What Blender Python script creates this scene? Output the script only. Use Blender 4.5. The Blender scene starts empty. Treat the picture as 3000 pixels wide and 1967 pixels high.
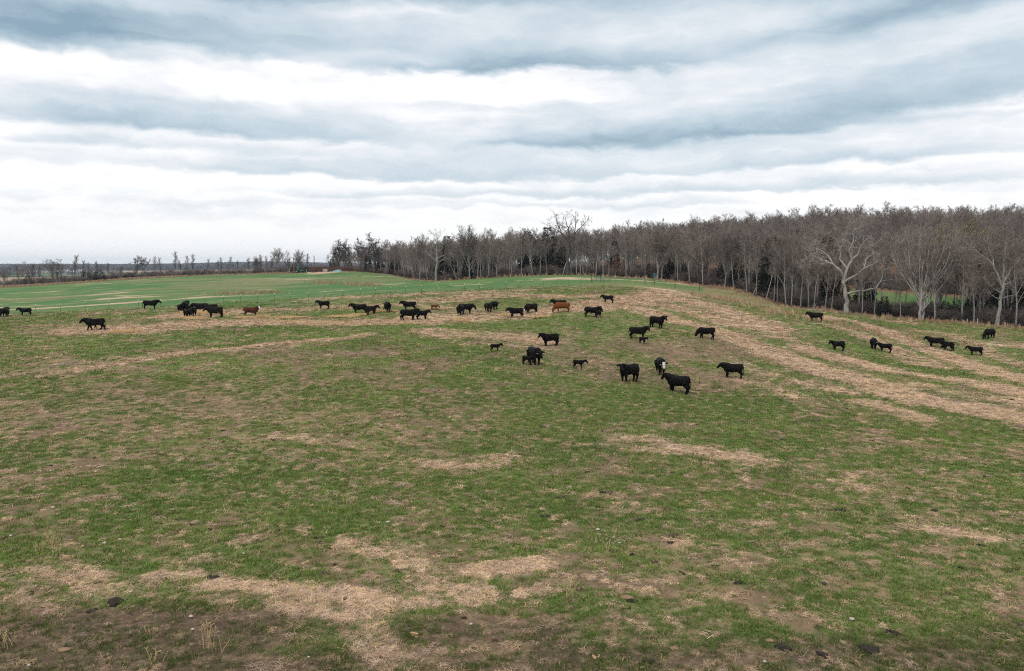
import bpy, bmesh, math, random
import numpy as np
from mathutils import Vector, Matrix, Quaternion

# ------------------------------------------------------------------ camera
SC = bpy.context.scene
COL = SC.collection
F = 2310.0                     # focal length in pixels of the 3000 x 1967 photograph
TILT = math.radians(5.08)
CAMZ = 10.0
cam_d = bpy.data.cameras.new('camera')
cam_d.sensor_width = 36.0
cam_d.lens = 36.0 * F / 3000.0
cam_d.clip_start = 0.5
cam_d.clip_end = 30000.0
cam = bpy.data.objects.new('camera', cam_d)
COL.objects.link(cam)
cam.location = (0, 0, CAMZ)
cam.rotation_euler = (math.radians(90) - TILT, 0, 0)
SC.camera = cam

# ------------------------------------------------------------------ view
SC.view_settings.view_transform = 'Standard'
SC.view_settings.look = 'None'
SC.view_settings.gamma = 1.0
SC.view_settings.exposure = 0.52
SC.view_settings.use_curve_mapping = False
SC.cycles.max_bounces = 6
SC.cycles.diffuse_bounces = 2
SC.cycles.glossy_bounces = 2
SC.cycles.volume_bounces = 0
SC.cycles.transparent_max_bounces = 8
SC.cycles.use_fast_gi = False
SC.cycles.use_denoising = False
SC.cycles.filter_width = 1.15

SUN_EL, SUN_AZ = math.radians(58), math.radians(205)    # azimuth clockwise from +Y (camera looks along +Y)


def link_nodes(nt):
    return nt.nodes, nt.links


class NB:
    """small node builder"""
    def __init__(s, nt):
        s.nt = nt

    def n(s, t, **kw):
        nd = s.nt.nodes.new(t)
        for k, v in kw.items():
            setattr(nd, k, v)
        return nd

    def put(s, sock, v):
        if isinstance(v, bpy.types.NodeSocket):
            s.nt.links.new(v, sock)
        else:
            sock.default_value = v

    def m(s, op, a, b=None, c=None, clamp=False):
        nd = s.n('ShaderNodeMath', operation=op)
        nd.use_clamp = clamp
        s.put(nd.inputs[0], a)
        if b is not None:
            s.put(nd.inputs[1], b)
        if c is not None:
            s.put(nd.inputs[2], c)
        return nd.outputs[0]

    def mix(s, f, a, b, blend='MIX'):
        nd = s.n('ShaderNodeMix', data_type='RGBA', blend_type=blend)
        s.put(nd.inputs[0], f)
        s.put(nd.inputs[6], a)
        s.put(nd.inputs[7], b)
        return nd.outputs[2]

    def ramp(s, f, stops, interp='LINEAR'):
        nd = s.n('ShaderNodeValToRGB')
        nd.color_ramp.interpolation = interp
        el = nd.color_ramp.elements
        while len(el) < len(stops):
            el.new(0.5)
        for e, (p, c) in zip(el, stops):
            e.position = p
            e.color = (c[0], c[1], c[2], 1)
        s.put(nd.inputs[0], f)
        return nd.outputs[0]

    def noise(s, vec, scale, detail=4, rough=0.55, dist=0.0):
        nd = s.n('ShaderNodeTexNoise')
        s.put(nd.inputs['Vector'], vec)
        nd.inputs['Scale'].default_value = scale
        nd.inputs['Detail'].default_value = detail
        nd.inputs['Roughness'].default_value = rough
        nd.inputs['Distortion'].default_value = dist
        return nd.outputs['Fac'], nd.outputs['Color']


# ------------------------------------------------------------------ sky
def build_world():
    w = bpy.data.worlds.new('World')
    SC.world = w
    w.use_nodes = True
    nt = w.node_tree
    nt.nodes.clear()
    b = NB(nt)
    out = b.n('ShaderNodeOutputWorld')
    bg = b.n('ShaderNodeBackground')
    bg.inputs['Strength'].default_value = 0.1
    nt.links.new(bg.outputs[0], out.inputs[0])
    sky = b.n('ShaderNodeTexSky')
    sky.sky_type = 'NISHITA'
    sky.sun_disc = False
    sky.sun_elevation = SUN_EL
    sky.sun_rotation = SUN_AZ
    sky.altitude = 200
    tc = b.n('ShaderNodeTexCoord')
    nrm = b.n('ShaderNodeVectorMath', operation='NORMALIZE')
    nt.links.new(tc.outputs['Generated'], nrm.inputs[0])
    d = nrm.outputs[0]
    sp = b.n('ShaderNodeSeparateXYZ')
    nt.links.new(d, sp.inputs[0])
    X, Y, Z = sp.outputs
    el0 = b.m('ARCSINE', Z)
    az0 = b.m('ARCTAN2', X, Y)
    # the cloud deck seen in perspective
    zz = b.m('ADD', b.m('MAXIMUM', Z, 0.0), 0.06)
    px = b.m('DIVIDE', X, zz)
    py = b.m('DIVIDE', Y, zz)
    cv = b.n('ShaderNodeCombineXYZ')
    b.put(cv.inputs[0], b.m('MULTIPLY', px, 0.55))
    b.put(cv.inputs[1], py)
    deck, deckc = b.noise(cv.outputs[0], 0.75, 9, 0.58, 0.3)
    # stretched angular noise (bands flattened by distance)
    av = b.n('ShaderNodeCombineXYZ')
    b.put(av.inputs[0], b.m('MULTIPLY', az0, 1.0))
    b.put(av.inputs[1], b.m('MULTIPLY', el0, 4.2))
    wn, wc = b.noise(av.outputs[0], 3.2, 7, 0.56, 0.2)
    ws = b.n('ShaderNodeSeparateColor')
    nt.links.new(wc, ws.inputs[0])
    av2 = b.n('ShaderNodeCombineXYZ')
    b.put(av2.inputs[0], b.m('MULTIPLY', az0, 1.0))
    b.put(av2.inputs[1], b.m('MULTIPLY', el0, 2.2))
    bn, bc = b.noise(av2.outputs[0], 13.0, 7, 0.55, 0.3)
    bs = b.n('ShaderNodeSeparateColor')
    nt.links.new(bc, bs.inputs[0])
    az = b.m('ADD', az0, b.m('MULTIPLY', b.m('SUBTRACT', ws.outputs[0], 0.5), 0.30))
    el = b.m('ADD', el0, b.m('MULTIPLY', b.m('SUBTRACT', ws.outputs[1], 0.5), 0.030))
    el = b.m('ADD', el, b.m('MULTIPLY', b.m('SUBTRACT', bs.outputs[1], 0.5), 0.034))

    def ae(x, y):
        return math.atan((x - 1500) / F), math.atan((983.5 - y) / F) - TILT

    # cloud bands: (centre x, base y, half width, depth upwards, strength, softness of the base, slope)
    bands = [(40, 200, 380, 120, .90, 20, .05), (600, 182, 340, 110, .62, 24, .02), (1480, 204, 460, 60, .85, 13, .0), (1000, 150, 420, 60, .28, 24, .02),
             (1300, 60, 2300, 210, .42, 90, 0), (900, 12, 900, 110, .60, 40, 0), (2700, 30, 700, 110, .22, 40, 0), (420, 90, 300, 40, -.18, 20, 0), (700, 330, 900, 60, -.16, 40, 0), (1560, 300, 260, 60, -.35, 24, 0), (1180, 60, 180, 30, -.25, 20, 0),
             (90, 408, 330, 60, .52, 16, 0), (760, 412, 400, 80, .60, 13, .03), (1040, 522, 440, 60, .52, 12, 0), (400, 345, 420, 30, .22, 14, 0), (1360, 330, 260, 26, .22, 14, 0),
             (1250, 580, 560, 24, .28, 9, 0), (2180, 406, 500, 50, .42, 13, -.03), (1660, 430, 260, 50, .55, 14, 0),
             (2300, 415, 860, 330, .36, 40, -.06), (2020, 508, 640, 66, .42, 10, -.02), (2250, 570, 640, 38, .42, 10, -.01),
             (2900, 110, 460, 90, .62, 36, -.14), (2350, 150, 600, 40, .22, 24, -.14), (2850, 345, 420, 130, .36, 26, -.1), (2650, 500, 460, 44, .26, 16, -.04), (2500, 250, 500, 30, -.16, 22, -.12), (2900, 370, 260, 16, -.3, 18, -.06),
             (1760, 612, 620, 18, .24, 7, 0), (300, 520, 420, 40, .22, 22, 0), (560, 455, 260, 36, .24, 12, 0), (220, 462, 160, 28, .26, 10, 0), (400, 612, 900, 30, .14, 16, 0), (900, 650, 900, 24, .10, 14, 0), (2700, 640, 500, 20, .16, 8, 0)]
    dens = None
    for (x, y, hw, up, s_, soft, slope) in bands:
        a_, e_ = ae(x, y)
        hw_, up_, so_ = hw / F, up / F, soft / F
        da = b.m('SUBTRACT', az, a_)
        t = b.m('SUBTRACT', el, e_)
        if slope:
            t = b.m('ADD', t, b.m('MULTIPLY', da, slope))
        ga = b.m('POWER', b.m('DIVIDE', b.m('ABSOLUTE', da), hw_), 2.6)
        tu = b.m('POWER', b.m('DIVIDE', b.m('MAXIMUM', t, 0.0), up_), 1.6)
        g = b.m('EXPONENT', b.m('MULTIPLY', b.m('ADD', ga, tu), -1.0))
        lo = b.n('ShaderNodeMapRange', interpolation_type='SMOOTHSTEP')
        b.put(lo.inputs['Value'], t)
        lo.inputs['From Min'].default_value = -so_
        lo.inputs['From Max'].default_value = so_ * 0.7
        v = b.m('MULTIPLY', b.m('MULTIPLY', g, lo.outputs[0]), s_)
        dens = v if dens is None else b.m('ADD', dens, v)
    # outside the view the same kind of deck continues, thinned to add light on the land
    fwd = b.n('ShaderNodeMapRange', interpolation_type='SMOOTHSTEP')
    b.put(fwd.inputs['Value'], b.m('ABSOLUTE', az0))
    fwd.inputs['From Min'].default_value = 0.55
    fwd.inputs['From Max'].default_value = 0.95
    up = b.n('ShaderNodeMapRange', interpolation_type='SMOOTHSTEP')
    b.put(up.inputs['Value'], el0)
    up.inputs['From Min'].default_value = 0.26
    up.inputs['From Max'].default_value = 0.50
    outside = b.m('MAXIMUM', fwd.outputs[0], up.outputs[0])
    base = b.m('MULTIPLY', outside, b.m('MULTIPLY_ADD', b.m('SUBTRACT', deck, 0.5), 2.2, 0.16))
    dens = b.m('ADD', dens, base)
    av3 = b.n('ShaderNodeCombineXYZ')
    b.put(av3.inputs[0], b.m('ADD', b.m('MULTIPLY', az0, 1.0), b.m('MULTIPLY', el0, 1.2)))
    b.put(av3.inputs[1], b.m('MULTIPLY', el, 9.0))
    sn, _ = b.noise(av3.outputs[0], 5.5, 8, 0.60, 0.25)
    dens = b.m('ADD', dens, b.m('MULTIPLY', b.m('SUBTRACT', sn, 0.5), 0.44))
    dens = b.m('ADD', dens, b.m('MULTIPLY', b.m('SUBTRACT', wn, 0.5), 0.36))
    dens = b.m('ADD', dens, b.m('MULTIPLY', b.m('SUBTRACT', bn, 0.5), 0.44))
    # the lowest few degrees are a bright pale veil
    veil = b.n('ShaderNodeMapRange', interpolation_type='SMOOTHSTEP')
    b.put(veil.inputs['Value'], el0)
    veil.inputs['From Min'].default_value = 0.015
    veil.inputs['From Max'].default_value = 0.075
    dens = b.m('MULTIPLY', dens, b.m('MULTIPLY_ADD', veil.outputs[0], 0.85, 0.15))
    colr = b.ramp(dens, [(0.0, (.74, .74, .742)), (0.10, (.655, .662, .675)), (0.26, (.535, .568, .60)), (0.50, (.412, .480, .528)),
                         (0.78, (.290, .372, .433)), (1.0, (.19, .275, .34))])
    low = b.n('ShaderNodeMapRange', interpolation_type='SMOOTHSTEP')
    b.put(low.inputs['Value'], el0)
    low.inputs['From Min'].default_value = 0.0
    low.inputs['From Max'].default_value = 0.075
    colr = b.mix(low.outputs[0], (.70, .705, .715, 1), colr)
    tenx = b.n('ShaderNodeVectorMath', operation='SCALE')
    nt.links.new(colr, tenx.inputs[0])
    tenx.inputs['Scale'].default_value = 10.4
    fin = b.mix(0.94, sky.outputs[0], tenx.outputs[0])
    nt.links.new(fin, bg.inputs['Color'])
    w.cycles.sampling_method = 'MANUAL'
    w.cycles.sample_map_resolution = 512


build_world()
sun_d = bpy.data.lights.new('sun', 'SUN')
sun_d.energy = 1.5
sun_d.angle = math.radians(16)
sun_d.color = (1.0, 0.95, 0.88)
sun = bpy.data.objects.new('sun', sun_d)
COL.objects.link(sun)
sdir = Vector((math.sin(SUN_AZ) * math.cos(SUN_EL), math.cos(SUN_AZ) * math.cos(SUN_EL), math.sin(SUN_EL)))
sun.rotation_euler = sdir.to_track_quat('Z', 'Y').to_euler()
sun.location = (0, -30, 60)

# ------------------------------------------------------------------ numeric helpers
RS = np.random.RandomState(7)
_TAB = np.random.RandomState(11).rand(256, 256)


def vnoise(x, y, seed=0):
    x = np.asarray(x, float) + seed * 37.13
    y = np.asarray(y, float) + seed * 91.71
    xi = np.floor(x).astype(int)
    yi = np.floor(y).astype(int)
    fx, fy = x - xi, y - yi
    fx = fx * fx * (3 - 2 * fx)
    fy = fy * fy * (3 - 2 * fy)
    a = _TAB[xi & 255, yi & 255]
    b_ = _TAB[(xi + 1) & 255, yi & 255]
    c = _TAB[xi & 255, (yi + 1) & 255]
    d = _TAB[(xi + 1) & 255, (yi + 1) & 255]
    return (a * (1 - fx) + b_ * fx) * (1 - fy) + (c * (1 - fx) + d * fx) * fy


def fbm(x, y, seed=0, octv=4, gain=0.5):
    t, a, s = 0, 1.0, 0
    for o in range(octv):
        k = 2.03 ** o
        # rotate every octave so no grid shows
        c, sn = math.cos(0.7 * o + .3), math.sin(0.7 * o + .3)
        t = t + a * vnoise((x * c - y * sn) * k, (x * sn + y * c) * k, seed + o * 3)
        s += a
        a *= gain
    return t / s


def sstep(e0, e1, v):
    t = np.clip((v - e0) / (e1 - e0), 0, 1)
    return t * t * (3 - 2 * t)


# ------------------------------------------------------------------ surveying: photograph pixel + distance -> world
def ray(px, py):
    dx, dy = (px - 1500.0) / F, (983.5 - py) / F
    ct, st = math.cos(TILT), math.sin(TILT)
    y = ct + dy * st
    z = -st + dy * ct
    return dx / y, z / y          # x and z gained per metre of y


def at(px, py, D):
    rx, rz = ray(px, py)
    return np.array([rx * D, D, CAMZ + rz * D])


# survey of the land: (px, py, distance)
SURV = [(-900, 1967, 18.5), (0, 1967, 18.6), (1000, 1967, 18.7), (2000, 1967, 18.8), (3000, 1967, 19.0), (3900, 1967, 19.2),
        (-900, 1500, 31), (0, 1500, 31.2), (1000, 1500, 31.6), (2000, 1500, 32.0), (3000, 1500, 32.6), (3900, 1500, 33),
        (-900, 1200, 51), (0, 1200, 51), (700, 1200, 51.5), (1500, 1200, 53), (2000, 1200, 54), (2500, 1200, 57), (3000, 1200, 59), (3900, 1200, 62),
        (2000, 1151, 62), (2148, 1108, 68), (0, 1080, 65), (600, 1085, 64), (1100, 1080, 65), (1560, 1067, 66), (2600, 1100, 73), (3000, 1110, 74),
        (1612, 1014, 81), (2068, 996, 86), (280, 966, 88), (-600, 985, 84), (1200, 985, 84), (1880, 994, 84), (800, 975, 86),
        (632, 931, 101), (735, 927, 104), (1053, 924, 107), (1197, 939, 98), (1510, 930, 107), (1645, 915, 106), (1738, 930, 102), (1781, 891, 120),
        (440, 908, 115), (75, 926, 116), (-500, 938, 116), (947, 908, 114),
        (99, 921, 122), (470, 904, 119), (754, 888, 121), (1003, 875, 126), (1325, 857, 137), (1550, 844, 148), (1863, 832, 160),
        (2390, 943, 112), (2590, 1036, 97), (2860, 1042, 100), (2740, 1018, 106), (2899, 994, 108), (2250, 930, 112), (2200, 900, 130), (2000, 880, 130), (2600, 975, 116), (3300, 1030, 100),
        (3900, 1060, 95), (2000, 940, 103), (2200, 1000, 93), (1950, 858, 146),
        # left field, swale and mound
        (100, 888, 165), (450, 872, 165), (760, 862, 165), (900, 858, 170), (-500, 900, 165), (1000, 852, 160), (1150, 838, 172),
        (100, 860, 225), (450, 842, 225), (760, 835, 230), (900, 842, 205), (1040, 838, 215), (1150, 836, 215), (-500, 878, 225),
        (100, 838, 300), (-500, 856, 300), (450, 816, 320), (880, 801, 338), (700, 806, 332), (1000, 797, 322), (1050, 800, 312),
        (1200, 818, 255), (1277, 824, 230), (1130, 806, 285),
        # crest and wood edge
        (1400, 819, 200), (1520, 810, 205), (1660, 806, 206), (1800, 812, 202), (1930, 819, 194), (2060, 838, 186), (2150, 848, 179), (2220, 870, 169),
        (2300, 898, 157), (2400, 907, 150), (2483, 916, 145), (2600, 930, 139), (2703, 938, 136), (2830, 948, 131), (2928, 957, 127), (3050, 966, 123), (3500, 985, 112), (3900, 1000, 104)]
SP = np.array([at(*s) for s in SURV])
# the land behind the wood's edge and beyond the field, given in (px, distance, z)
for (px, D, z) in [(1100, 380, 7.5), (1300, 320, 6.5), (1500, 290, 8), (1700, 290, 9.5), (1900, 290, 11), (2100, 280, 13), (2300, 270, 14), (2500, 260, 15.0),
                   (2700, 250, 14.5), (2900, 245, 14), (3200, 240, 13), (3900, 230, 13), (2650, 170, 2.6), (2500, 180, 3.6), (2900, 165, 1.8), (2650, 205, 7.0), (2300, 205, 7.5),
                   (1500, 420, 9), (1900, 420, 14), (2300, 400, 19), (2700, 390, 20), (3200, 380, 19), (3900, 370, 18),
                   (-500, 380, -2), (100, 380, 0), (450, 400, 2), (760, 420, 3), (950, 420, 4),
                   (-500, 600, -5), (0, 600, -4), (450, 600, -2), (900, 600, -1), (1500, 650, 2), (2300, 650, 8), (3200, 600, 10), (3900, 600, 10),
                   (-500, 1200, 2), (0, 1200, 1), (450, 1200, 4), (900, 1200, 5), (1500, 1200, 5), (2300, 1200, 8), (3900, 1200, 8)]:
    rx, _ = ray(px, 800)
    SP = np.vstack([SP, [rx * D, D, z]])


def qmap(x, y):
    r = np.maximum(np.hypot(x, np.maximum(y, 1.0)), 13.0)
    th = np.clip(np.arctan2(x, np.maximum(y, 6.0)), -0.95, 0.95)
    return np.stack([th * 2.2, np.log(r) * 1.0], -1)


SQ = qmap(SP[:, 0], SP[:, 1])


def _U(r2):
    return 0.5 * r2 * np.log(r2 + 1e-9)


def _tps_fit(P, z, lam=0.0006):
    n = len(P)
    d2 = ((P[:, None] - P[None]) ** 2).sum(-1)
    K = _U(d2) + lam * np.eye(n)
    A = np.zeros((n + 3, n + 3))
    A[:n, :n] = K
    A[:n, n] = 1
    A[:n, n + 1:] = P
    A[n:, :n] = A[:n, n:].T
    return np.linalg.solve(A, np.concatenate([z, np.zeros(3)]))


TPS = _tps_fit(SQ, SP[:, 2])


def ground_smooth(x, y):
    x = np.asarray(x, float)
    y = np.asarray(y, float)
    shp = x.shape
    x, y = x.ravel(), y.ravel()
    r = np.hypot(x, y)
    out = np.zeros(len(x))
    n = len(SQ)
    for i in range(0, len(x), 60000):
        q = qmap(x[i:i + 60000], y[i:i + 60000])
        d2 = ((q[:, None] - SQ[None]) ** 2).sum(-1)
        out[i:i + 60000] = _U(d2) @ TPS[:n] + TPS[n] + q @ TPS[n + 1:]
    # behind the camera: plain pasture
    out = np.where(y < 10, -0.5 + (out + 0.5) * np.clip((y + 30) / 40, 0, 1), out)
    # far land: low rolling country with a wooded ridge at the end
    kx = x / np.maximum(y, 1)
    far = 3.0 * (fbm(x / 700, y / 700, 5, 3) - 0.5) - 1.5 + sstep(1500, 2600, r) * (1.5 + 9 * np.exp(-((kx + .31) / .09) ** 2) + 4 * (fbm(x / 500, y / 1400, 9, 3) - .5))
    w = sstep(560, 1000, r)
    return (out * (1 - w) + far * w).reshape(shp)


def ground_z(x, y):
    z = ground_smooth(x, y)
    r = np.hypot(x, y)
    k = 1 - sstep(140, 320, r)
    z = z + k * (0.34 * (fbm(x / 9, y / 9, 21, 3) - 0.5) + 0.10 * (fbm(x / 1.7, y / 1.7, 22, 3) - 0.5) + 0.05 * (fbm(x / .55, y / .55, 23, 2) - .5))
    z = z + sstep(150, 320, r) * 0.5 * (fbm(x / 22, y / 22, 24, 3) - .5)
    return z


_DD = np.concatenate([np.arange(14, 60, .25), np.arange(60, 130, .5), np.arange(130, 420, 1.0)])


def hit(px, py):
    """where the sight line through a surveyed pixel meets the land: x, y, z"""
    rx, rz = ray(px, py)
    zz = CAMZ + rz * _DD - ground_smooth(rx * _DD, _DD)
    k = np.nonzero(zz <= 0)[0]
    if len(k) == 0:
        k = [int(np.argmin(zz))]
        D = _DD[k[0]]
    else:
        j = k[0]
        if j == 0:
            D = _DD[0]
        else:
            D = _DD[j - 1] + (_DD[j] - _DD[j - 1]) * zz[j - 1] / (zz[j - 1] - zz[j])
    return float(rx * D), float(D), float(ground_z(np.array([rx * D]), np.array([D]))[0])


def on_ground(x, y):
    return float(ground_z(np.array([x]), np.array([y]))[0])


# ------------------------------------------------------------------ object helpers
def tag(o, label=None, cat=None, group=None, kind=None):
    if label:
        o['label'] = label
    if cat:
        o['category'] = cat
    if group:
        o['group'] = group
    if kind:
        o['kind'] = kind
    return o


def empty(name, loc, rz=0.0):
    o = bpy.data.objects.new(name, None)
    o.empty_display_size = 0.3
    COL.objects.link(o)
    o.location = loc
    o.rotation_euler = (0, 0, rz)
    return o


def link(name, mesh, parent=None):
    o = bpy.data.objects.new(name, mesh)
    COL.objects.link(o)
    if parent is not None:
        o.parent = parent
    return o


class MB:
    """collects tubes, boxes and blades; builds one mesh"""
    def __init__(s):
        s.v, s.f, s.mi = [], [], []

    def add(s, vs, fs, mi=0):
        o = len(s.v)
        s.v.extend([tuple(map(float, p)) for p in vs])
        s.f.extend([tuple(i + o for i in f) for f in fs])
        s.mi.extend([mi] * len(fs))

    def tube(s, pts, rads, sides=5, mi=0, cap=True, flat=1.0):
        pts = [Vector(p) for p in pts]
        n = len(pts)
        if n < 2:
            return
        vs, fs = [], []
        t = (pts[1] - pts[0]).normalized()
        ref = Vector((0, 0, 1)) if abs(t.z) < .9 else Vector((1, 0, 0))
        u = t.cross(ref).normalized()
        for i in range(n):
            if i == 0:
                t = pts[1] - pts[0]
            elif i == n - 1:
                t = pts[i] - pts[i - 1]
            else:
                t = pts[i + 1] - pts[i - 1]
            if t.length < 1e-9:
                t = Vector((0, 0, 1))
            t.normalize()
            u = u - t * u.dot(t)
            if u.length < 1e-6:
                u = t.orthogonal()
            u.normalize()
            w = t.cross(u)
            r = rads[i]
            ru, rw = (r if not isinstance(r, tuple) else r[0]), (r * flat if not isinstance(r, tuple) else r[1])
            for k in range(sides):
                a = 2 * math.pi * k / sides
                vs.append(pts[i] + u * (math.cos(a) * ru) + w * (math.sin(a) * rw))
        for i in range(n - 1):
            for k in range(sides):
                k2 = (k + 1) % sides
                fs.append((i * sides + k, i * sides + k2, (i + 1) * sides + k2, (i + 1) * sides + k))
        if cap:
            fs.append(tuple(reversed(range(sides))))
            fs.append(tuple((n - 1) * sides + k for k in range(sides)))
        s.add(vs, fs, mi)

    def box(s, c, size, mi=0, rot=None):
        hx, hy, hz = size[0] / 2, size[1] / 2, size[2] / 2
        vs = [Vector((x * hx, y * hy, z * hz)) for z in (-1, 1) for y in (-1, 1) for x in (-1, 1)]
        if rot is not None:
            vs = [rot @ v for v in vs]
        vs = [v + Vector(c) for v in vs]
        s.add(vs, [(0, 2, 3, 1), (4, 5, 7, 6), (0, 1, 5, 4), (2, 6, 7, 3), (0, 4, 6, 2), (1, 3, 7, 5)], mi)

    def mesh(s, name, mats, smooth=False):
        me = bpy.data.meshes.new(name)
        me.from_pydata(s.v, [], s.f)
        for m_ in mats:
            me.materials.append(m_)
        if len(mats) > 1:
            me.polygons.foreach_set('material_index', s.mi)
        if smooth:
            me.polygons.foreach_set('use_smooth', [True] * len(s.f))
        me.update()
        return me

    def build(s, name, mats, parent=None, smooth=False):
        return link(name, s.mesh(name, mats if isinstance(mats, list) else [mats], smooth), parent)


# ------------------------------------------------------------------ materials
def material(name):
    m = bpy.data.materials.new(name)
    m.use_nodes = True
    nt = m.node_tree
    nt.nodes.clear()
    b = NB(nt)
    o = b.n('ShaderNodeOutputMaterial')
    p = b.n('ShaderNodeBsdfPrincipled')
    nt.links.new(p.outputs[0], o.inputs[0])
    p.inputs['Specular IOR Level'].default_value = 0.25
    return m, b, p


def plain(name, c1, c2=None, scale=3.0, rough=0.8, coord='Object', spec=0.25, metal=0.0, rnd=0.0, stretch=None):
    m, b, p = material(name)
    p.inputs['Roughness'].default_value = rough
    p.inputs['Specular IOR Level'].default_value = spec
    p.inputs['Metallic'].default_value = metal
    c2 = c2 or tuple(x * 0.65 for x in c1)
    tc = b.n('ShaderNodeTexCoord')
    vec = tc.outputs[coord]
    if stretch:
        mp = b.n('ShaderNodeMapping')
        b.put(mp.inputs['Vector'], vec)
        mp.inputs['Scale'].default_value = stretch
        vec = mp.outputs[0]
    f, _ = b.noise(vec, scale, 5, 0.6)
    col = b.ramp(f, [(0.3, c2), (0.7, c1)])
    if rnd:
        oi = b.n('ShaderNodeObjectInfo')
        k = b.m('MULTIPLY_ADD', oi.outputs['Random'], rnd, 1 - rnd / 2)
        hs = b.n('ShaderNodeHueSaturation')
        b.put(hs.inputs['Color'], col)
        b.put(hs.inputs['Value'], k)
        col = hs.outputs[0]
    b.put(p.inputs['Base Color'], col)
    return m


# ------------------------------------------------------------------ the land: painted ground cover (grass, hay strips, bare soil)
def world_line(pts_disp):
    """polyline in the 2379-wide view of the photograph -> world x, y"""
    p = list(pts_disp)
    if p[-1][0] >= 2370:            # the strip runs on beyond the picture
        (xa, ya), (xb, yb) = p[-2], p[-1]
        p.append((xb + 420, yb + (yb - ya) / (xb - xa) * 420))
    if p[0][0] <= 0:
        (xa, ya), (xb, yb) = p[1], p[0]
        p.insert(0, (xb - 420, yb + (yb - ya) / (xb - xa) * -420))
    return np.array([hit(x * 1.261, y * 1.261)[:2] for x, y in p])


def seg_dist(x, y, line):
    best = np.full(x.shape, 1e9)
    for (x0, y0), (x1, y1) in zip(line[:-1], line[1:]):
        vx, vy = x1 - x0, y1 - y0
        L = vx * vx + vy * vy + 1e-9
        t = np.clip(((x - x0) * vx + (y - y0) * vy) / L, 0, 1)
        d = np.hypot(x - (x0 + t * vx), y - (y0 + t * vy))
        best = np.minimum(best, d)
    return best


# (points, half width in metres, strength)
STRAW = [([(190, 768), (250, 766), (330, 764), (400, 758), (480, 752), (600, 748), (720, 750), (850, 750), (950, 744), (1050, 739), (1150, 733), (1240, 728), (1330, 716), (1420, 706), (1490, 696), (1535, 686), (1562, 678)], 3.4, 1.0),
         ([(400, 738), (480, 728), (560, 724)], 3.0, .8), ([(560, 720), (690, 720), (760, 716), (850, 713), (930, 709), (1000, 714), (1080, 719)], 1.8, .8),
         ([(700, 698), (850, 690), (950, 686), (1060, 681), (1230, 675)], 1.6, .7), ([(1000, 700), (1120, 690), (1200, 686), (1300, 690), (1400, 690), (1470, 692)], 2.6, .9),
         ([(1440, 708), (1500, 724), (1580, 750), (1680, 772), (1731, 798), (1781, 814), (1865, 845), (1907, 858), (1972, 878), (2037, 891), (2080, 914), (2145, 932), (2210, 945), (2297, 953), (2379, 975)], 2.0, 1.0),
         ([(1540, 690), (1600, 700), (1647, 712), (1690, 726), (1731, 740), (1770, 754), (1798, 768)], 3.0, 1.0), ([(1570, 684), (1620, 694)], 1.8, .7), ([(1470, 700), (1560, 712), (1640, 735), (1700, 756)], 2.0, .9),
         ([(1790, 782), (1830, 790), (1860, 798)], 1.2, .6), ([(1690, 790), (1760, 800)], 1.4, .6),
         ([(1872, 812), (1933, 828), (2000, 846), (2060, 864), (2134, 874), (2201, 884), (2275, 895), (2379, 916)], 1.9, .95), ([(2120, 895), (2200, 910), (2290, 925), (2379, 938)], 1.6, .8),
         ([(1864, 890), (1929, 903), (1972, 914)], 1.1, .8), ([(2015, 940), (2080, 958), (2145, 977)], 1.1, .8), ([(1700, 880), (1780, 900), (1860, 930)], 1.2, .35), ([(1690, 840), (1780, 870)], 1.2, .35),
         ([(1890, 738), (1946, 739), (1999, 751), (2050, 769), (2117, 798), (2167, 814), (2218, 838), (2285, 858), (2379, 882)], 1.7, 1.1),
         ([(1942, 762), (1999, 778), (2056, 804), (2117, 832), (2167, 852)], 2.2, .75),
         ([(2130, 770), (2200, 778), (2260, 800), (2300, 820), (2379, 850)], 1.0, .7), ([(2330, 800), (2379, 806)], 1.8, .7), ([(2040, 742), (2120, 752)], 1.6, .5),
         ([(2190, 830), (2230, 842)], 1.3, .5),
         ([(120, 870), (180, 860), (260, 848), (330, 836), (400, 824), (460, 818), (540, 812), (600, 805), (660, 800), (720, 794), (800, 788), (850, 780)], 1.1, .85),
         ([(1020, 776), (1100, 782), (1170, 786), (1230, 790)], 2.8, .75), ([(1100, 800), (1230, 806), (1300, 790)], 2.4, .35),
         ([(1440, 1028), (1500, 1036), (1580, 1042), (1660, 1052), (1740, 1072)], 1.5, .62), ([(1500, 1022), (1560, 1030)], 1.0, .4), ([(1890, 1104), (1940, 1112), (2000, 1130)], 1.0, .55),
         ([(900, 1068), (960, 1078), (1040, 1082)], 1.0, .45), ([(1080, 1075), (1160, 1070)], 1.2, .45), ([(800, 1035), (850, 1045)], .5, .4), ([(640, 1018), (750, 1030)], .6, .4),
         ([(0, 1345), (80, 1330), (150, 1338), (200, 1345)], .75, .62), ([(370, 1340), (440, 1338)], .5, .66), ([(400, 1310), (480, 1300)], .4, .4), ([(0, 1390), (120, 1380), (300, 1370), (480, 1375)], .8, .34),
         ([(500, 1362), (560, 1368), (640, 1378), (720, 1388), (800, 1392)], .75, .9), ([(860, 1400), (960, 1390), (1040, 1380), (1120, 1388)], .9, .85), ([(1100, 1330), (1180, 1325), (1250, 1312)], .7, .85), ([(1200, 1380), (1270, 1365)], .5, .6),
         ([(840, 1265), (900, 1280), (950, 1300), (985, 1330), (1000, 1370)], .8, .6), ([(700, 1420), (780, 1440), (840, 1470), (880, 1500), (910, 1540)], .75, .6), ([(640, 1415), (760, 1405)], .6, .6),
         ([(2140, 1225), (2220, 1235), (2300, 1245), (2379, 1265)], .8, .55), ([(1640, 1205), (1760, 1225)], 1.0, .3), ([(1560, 1240), (1600, 1280)], .9, .3)]
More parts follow.
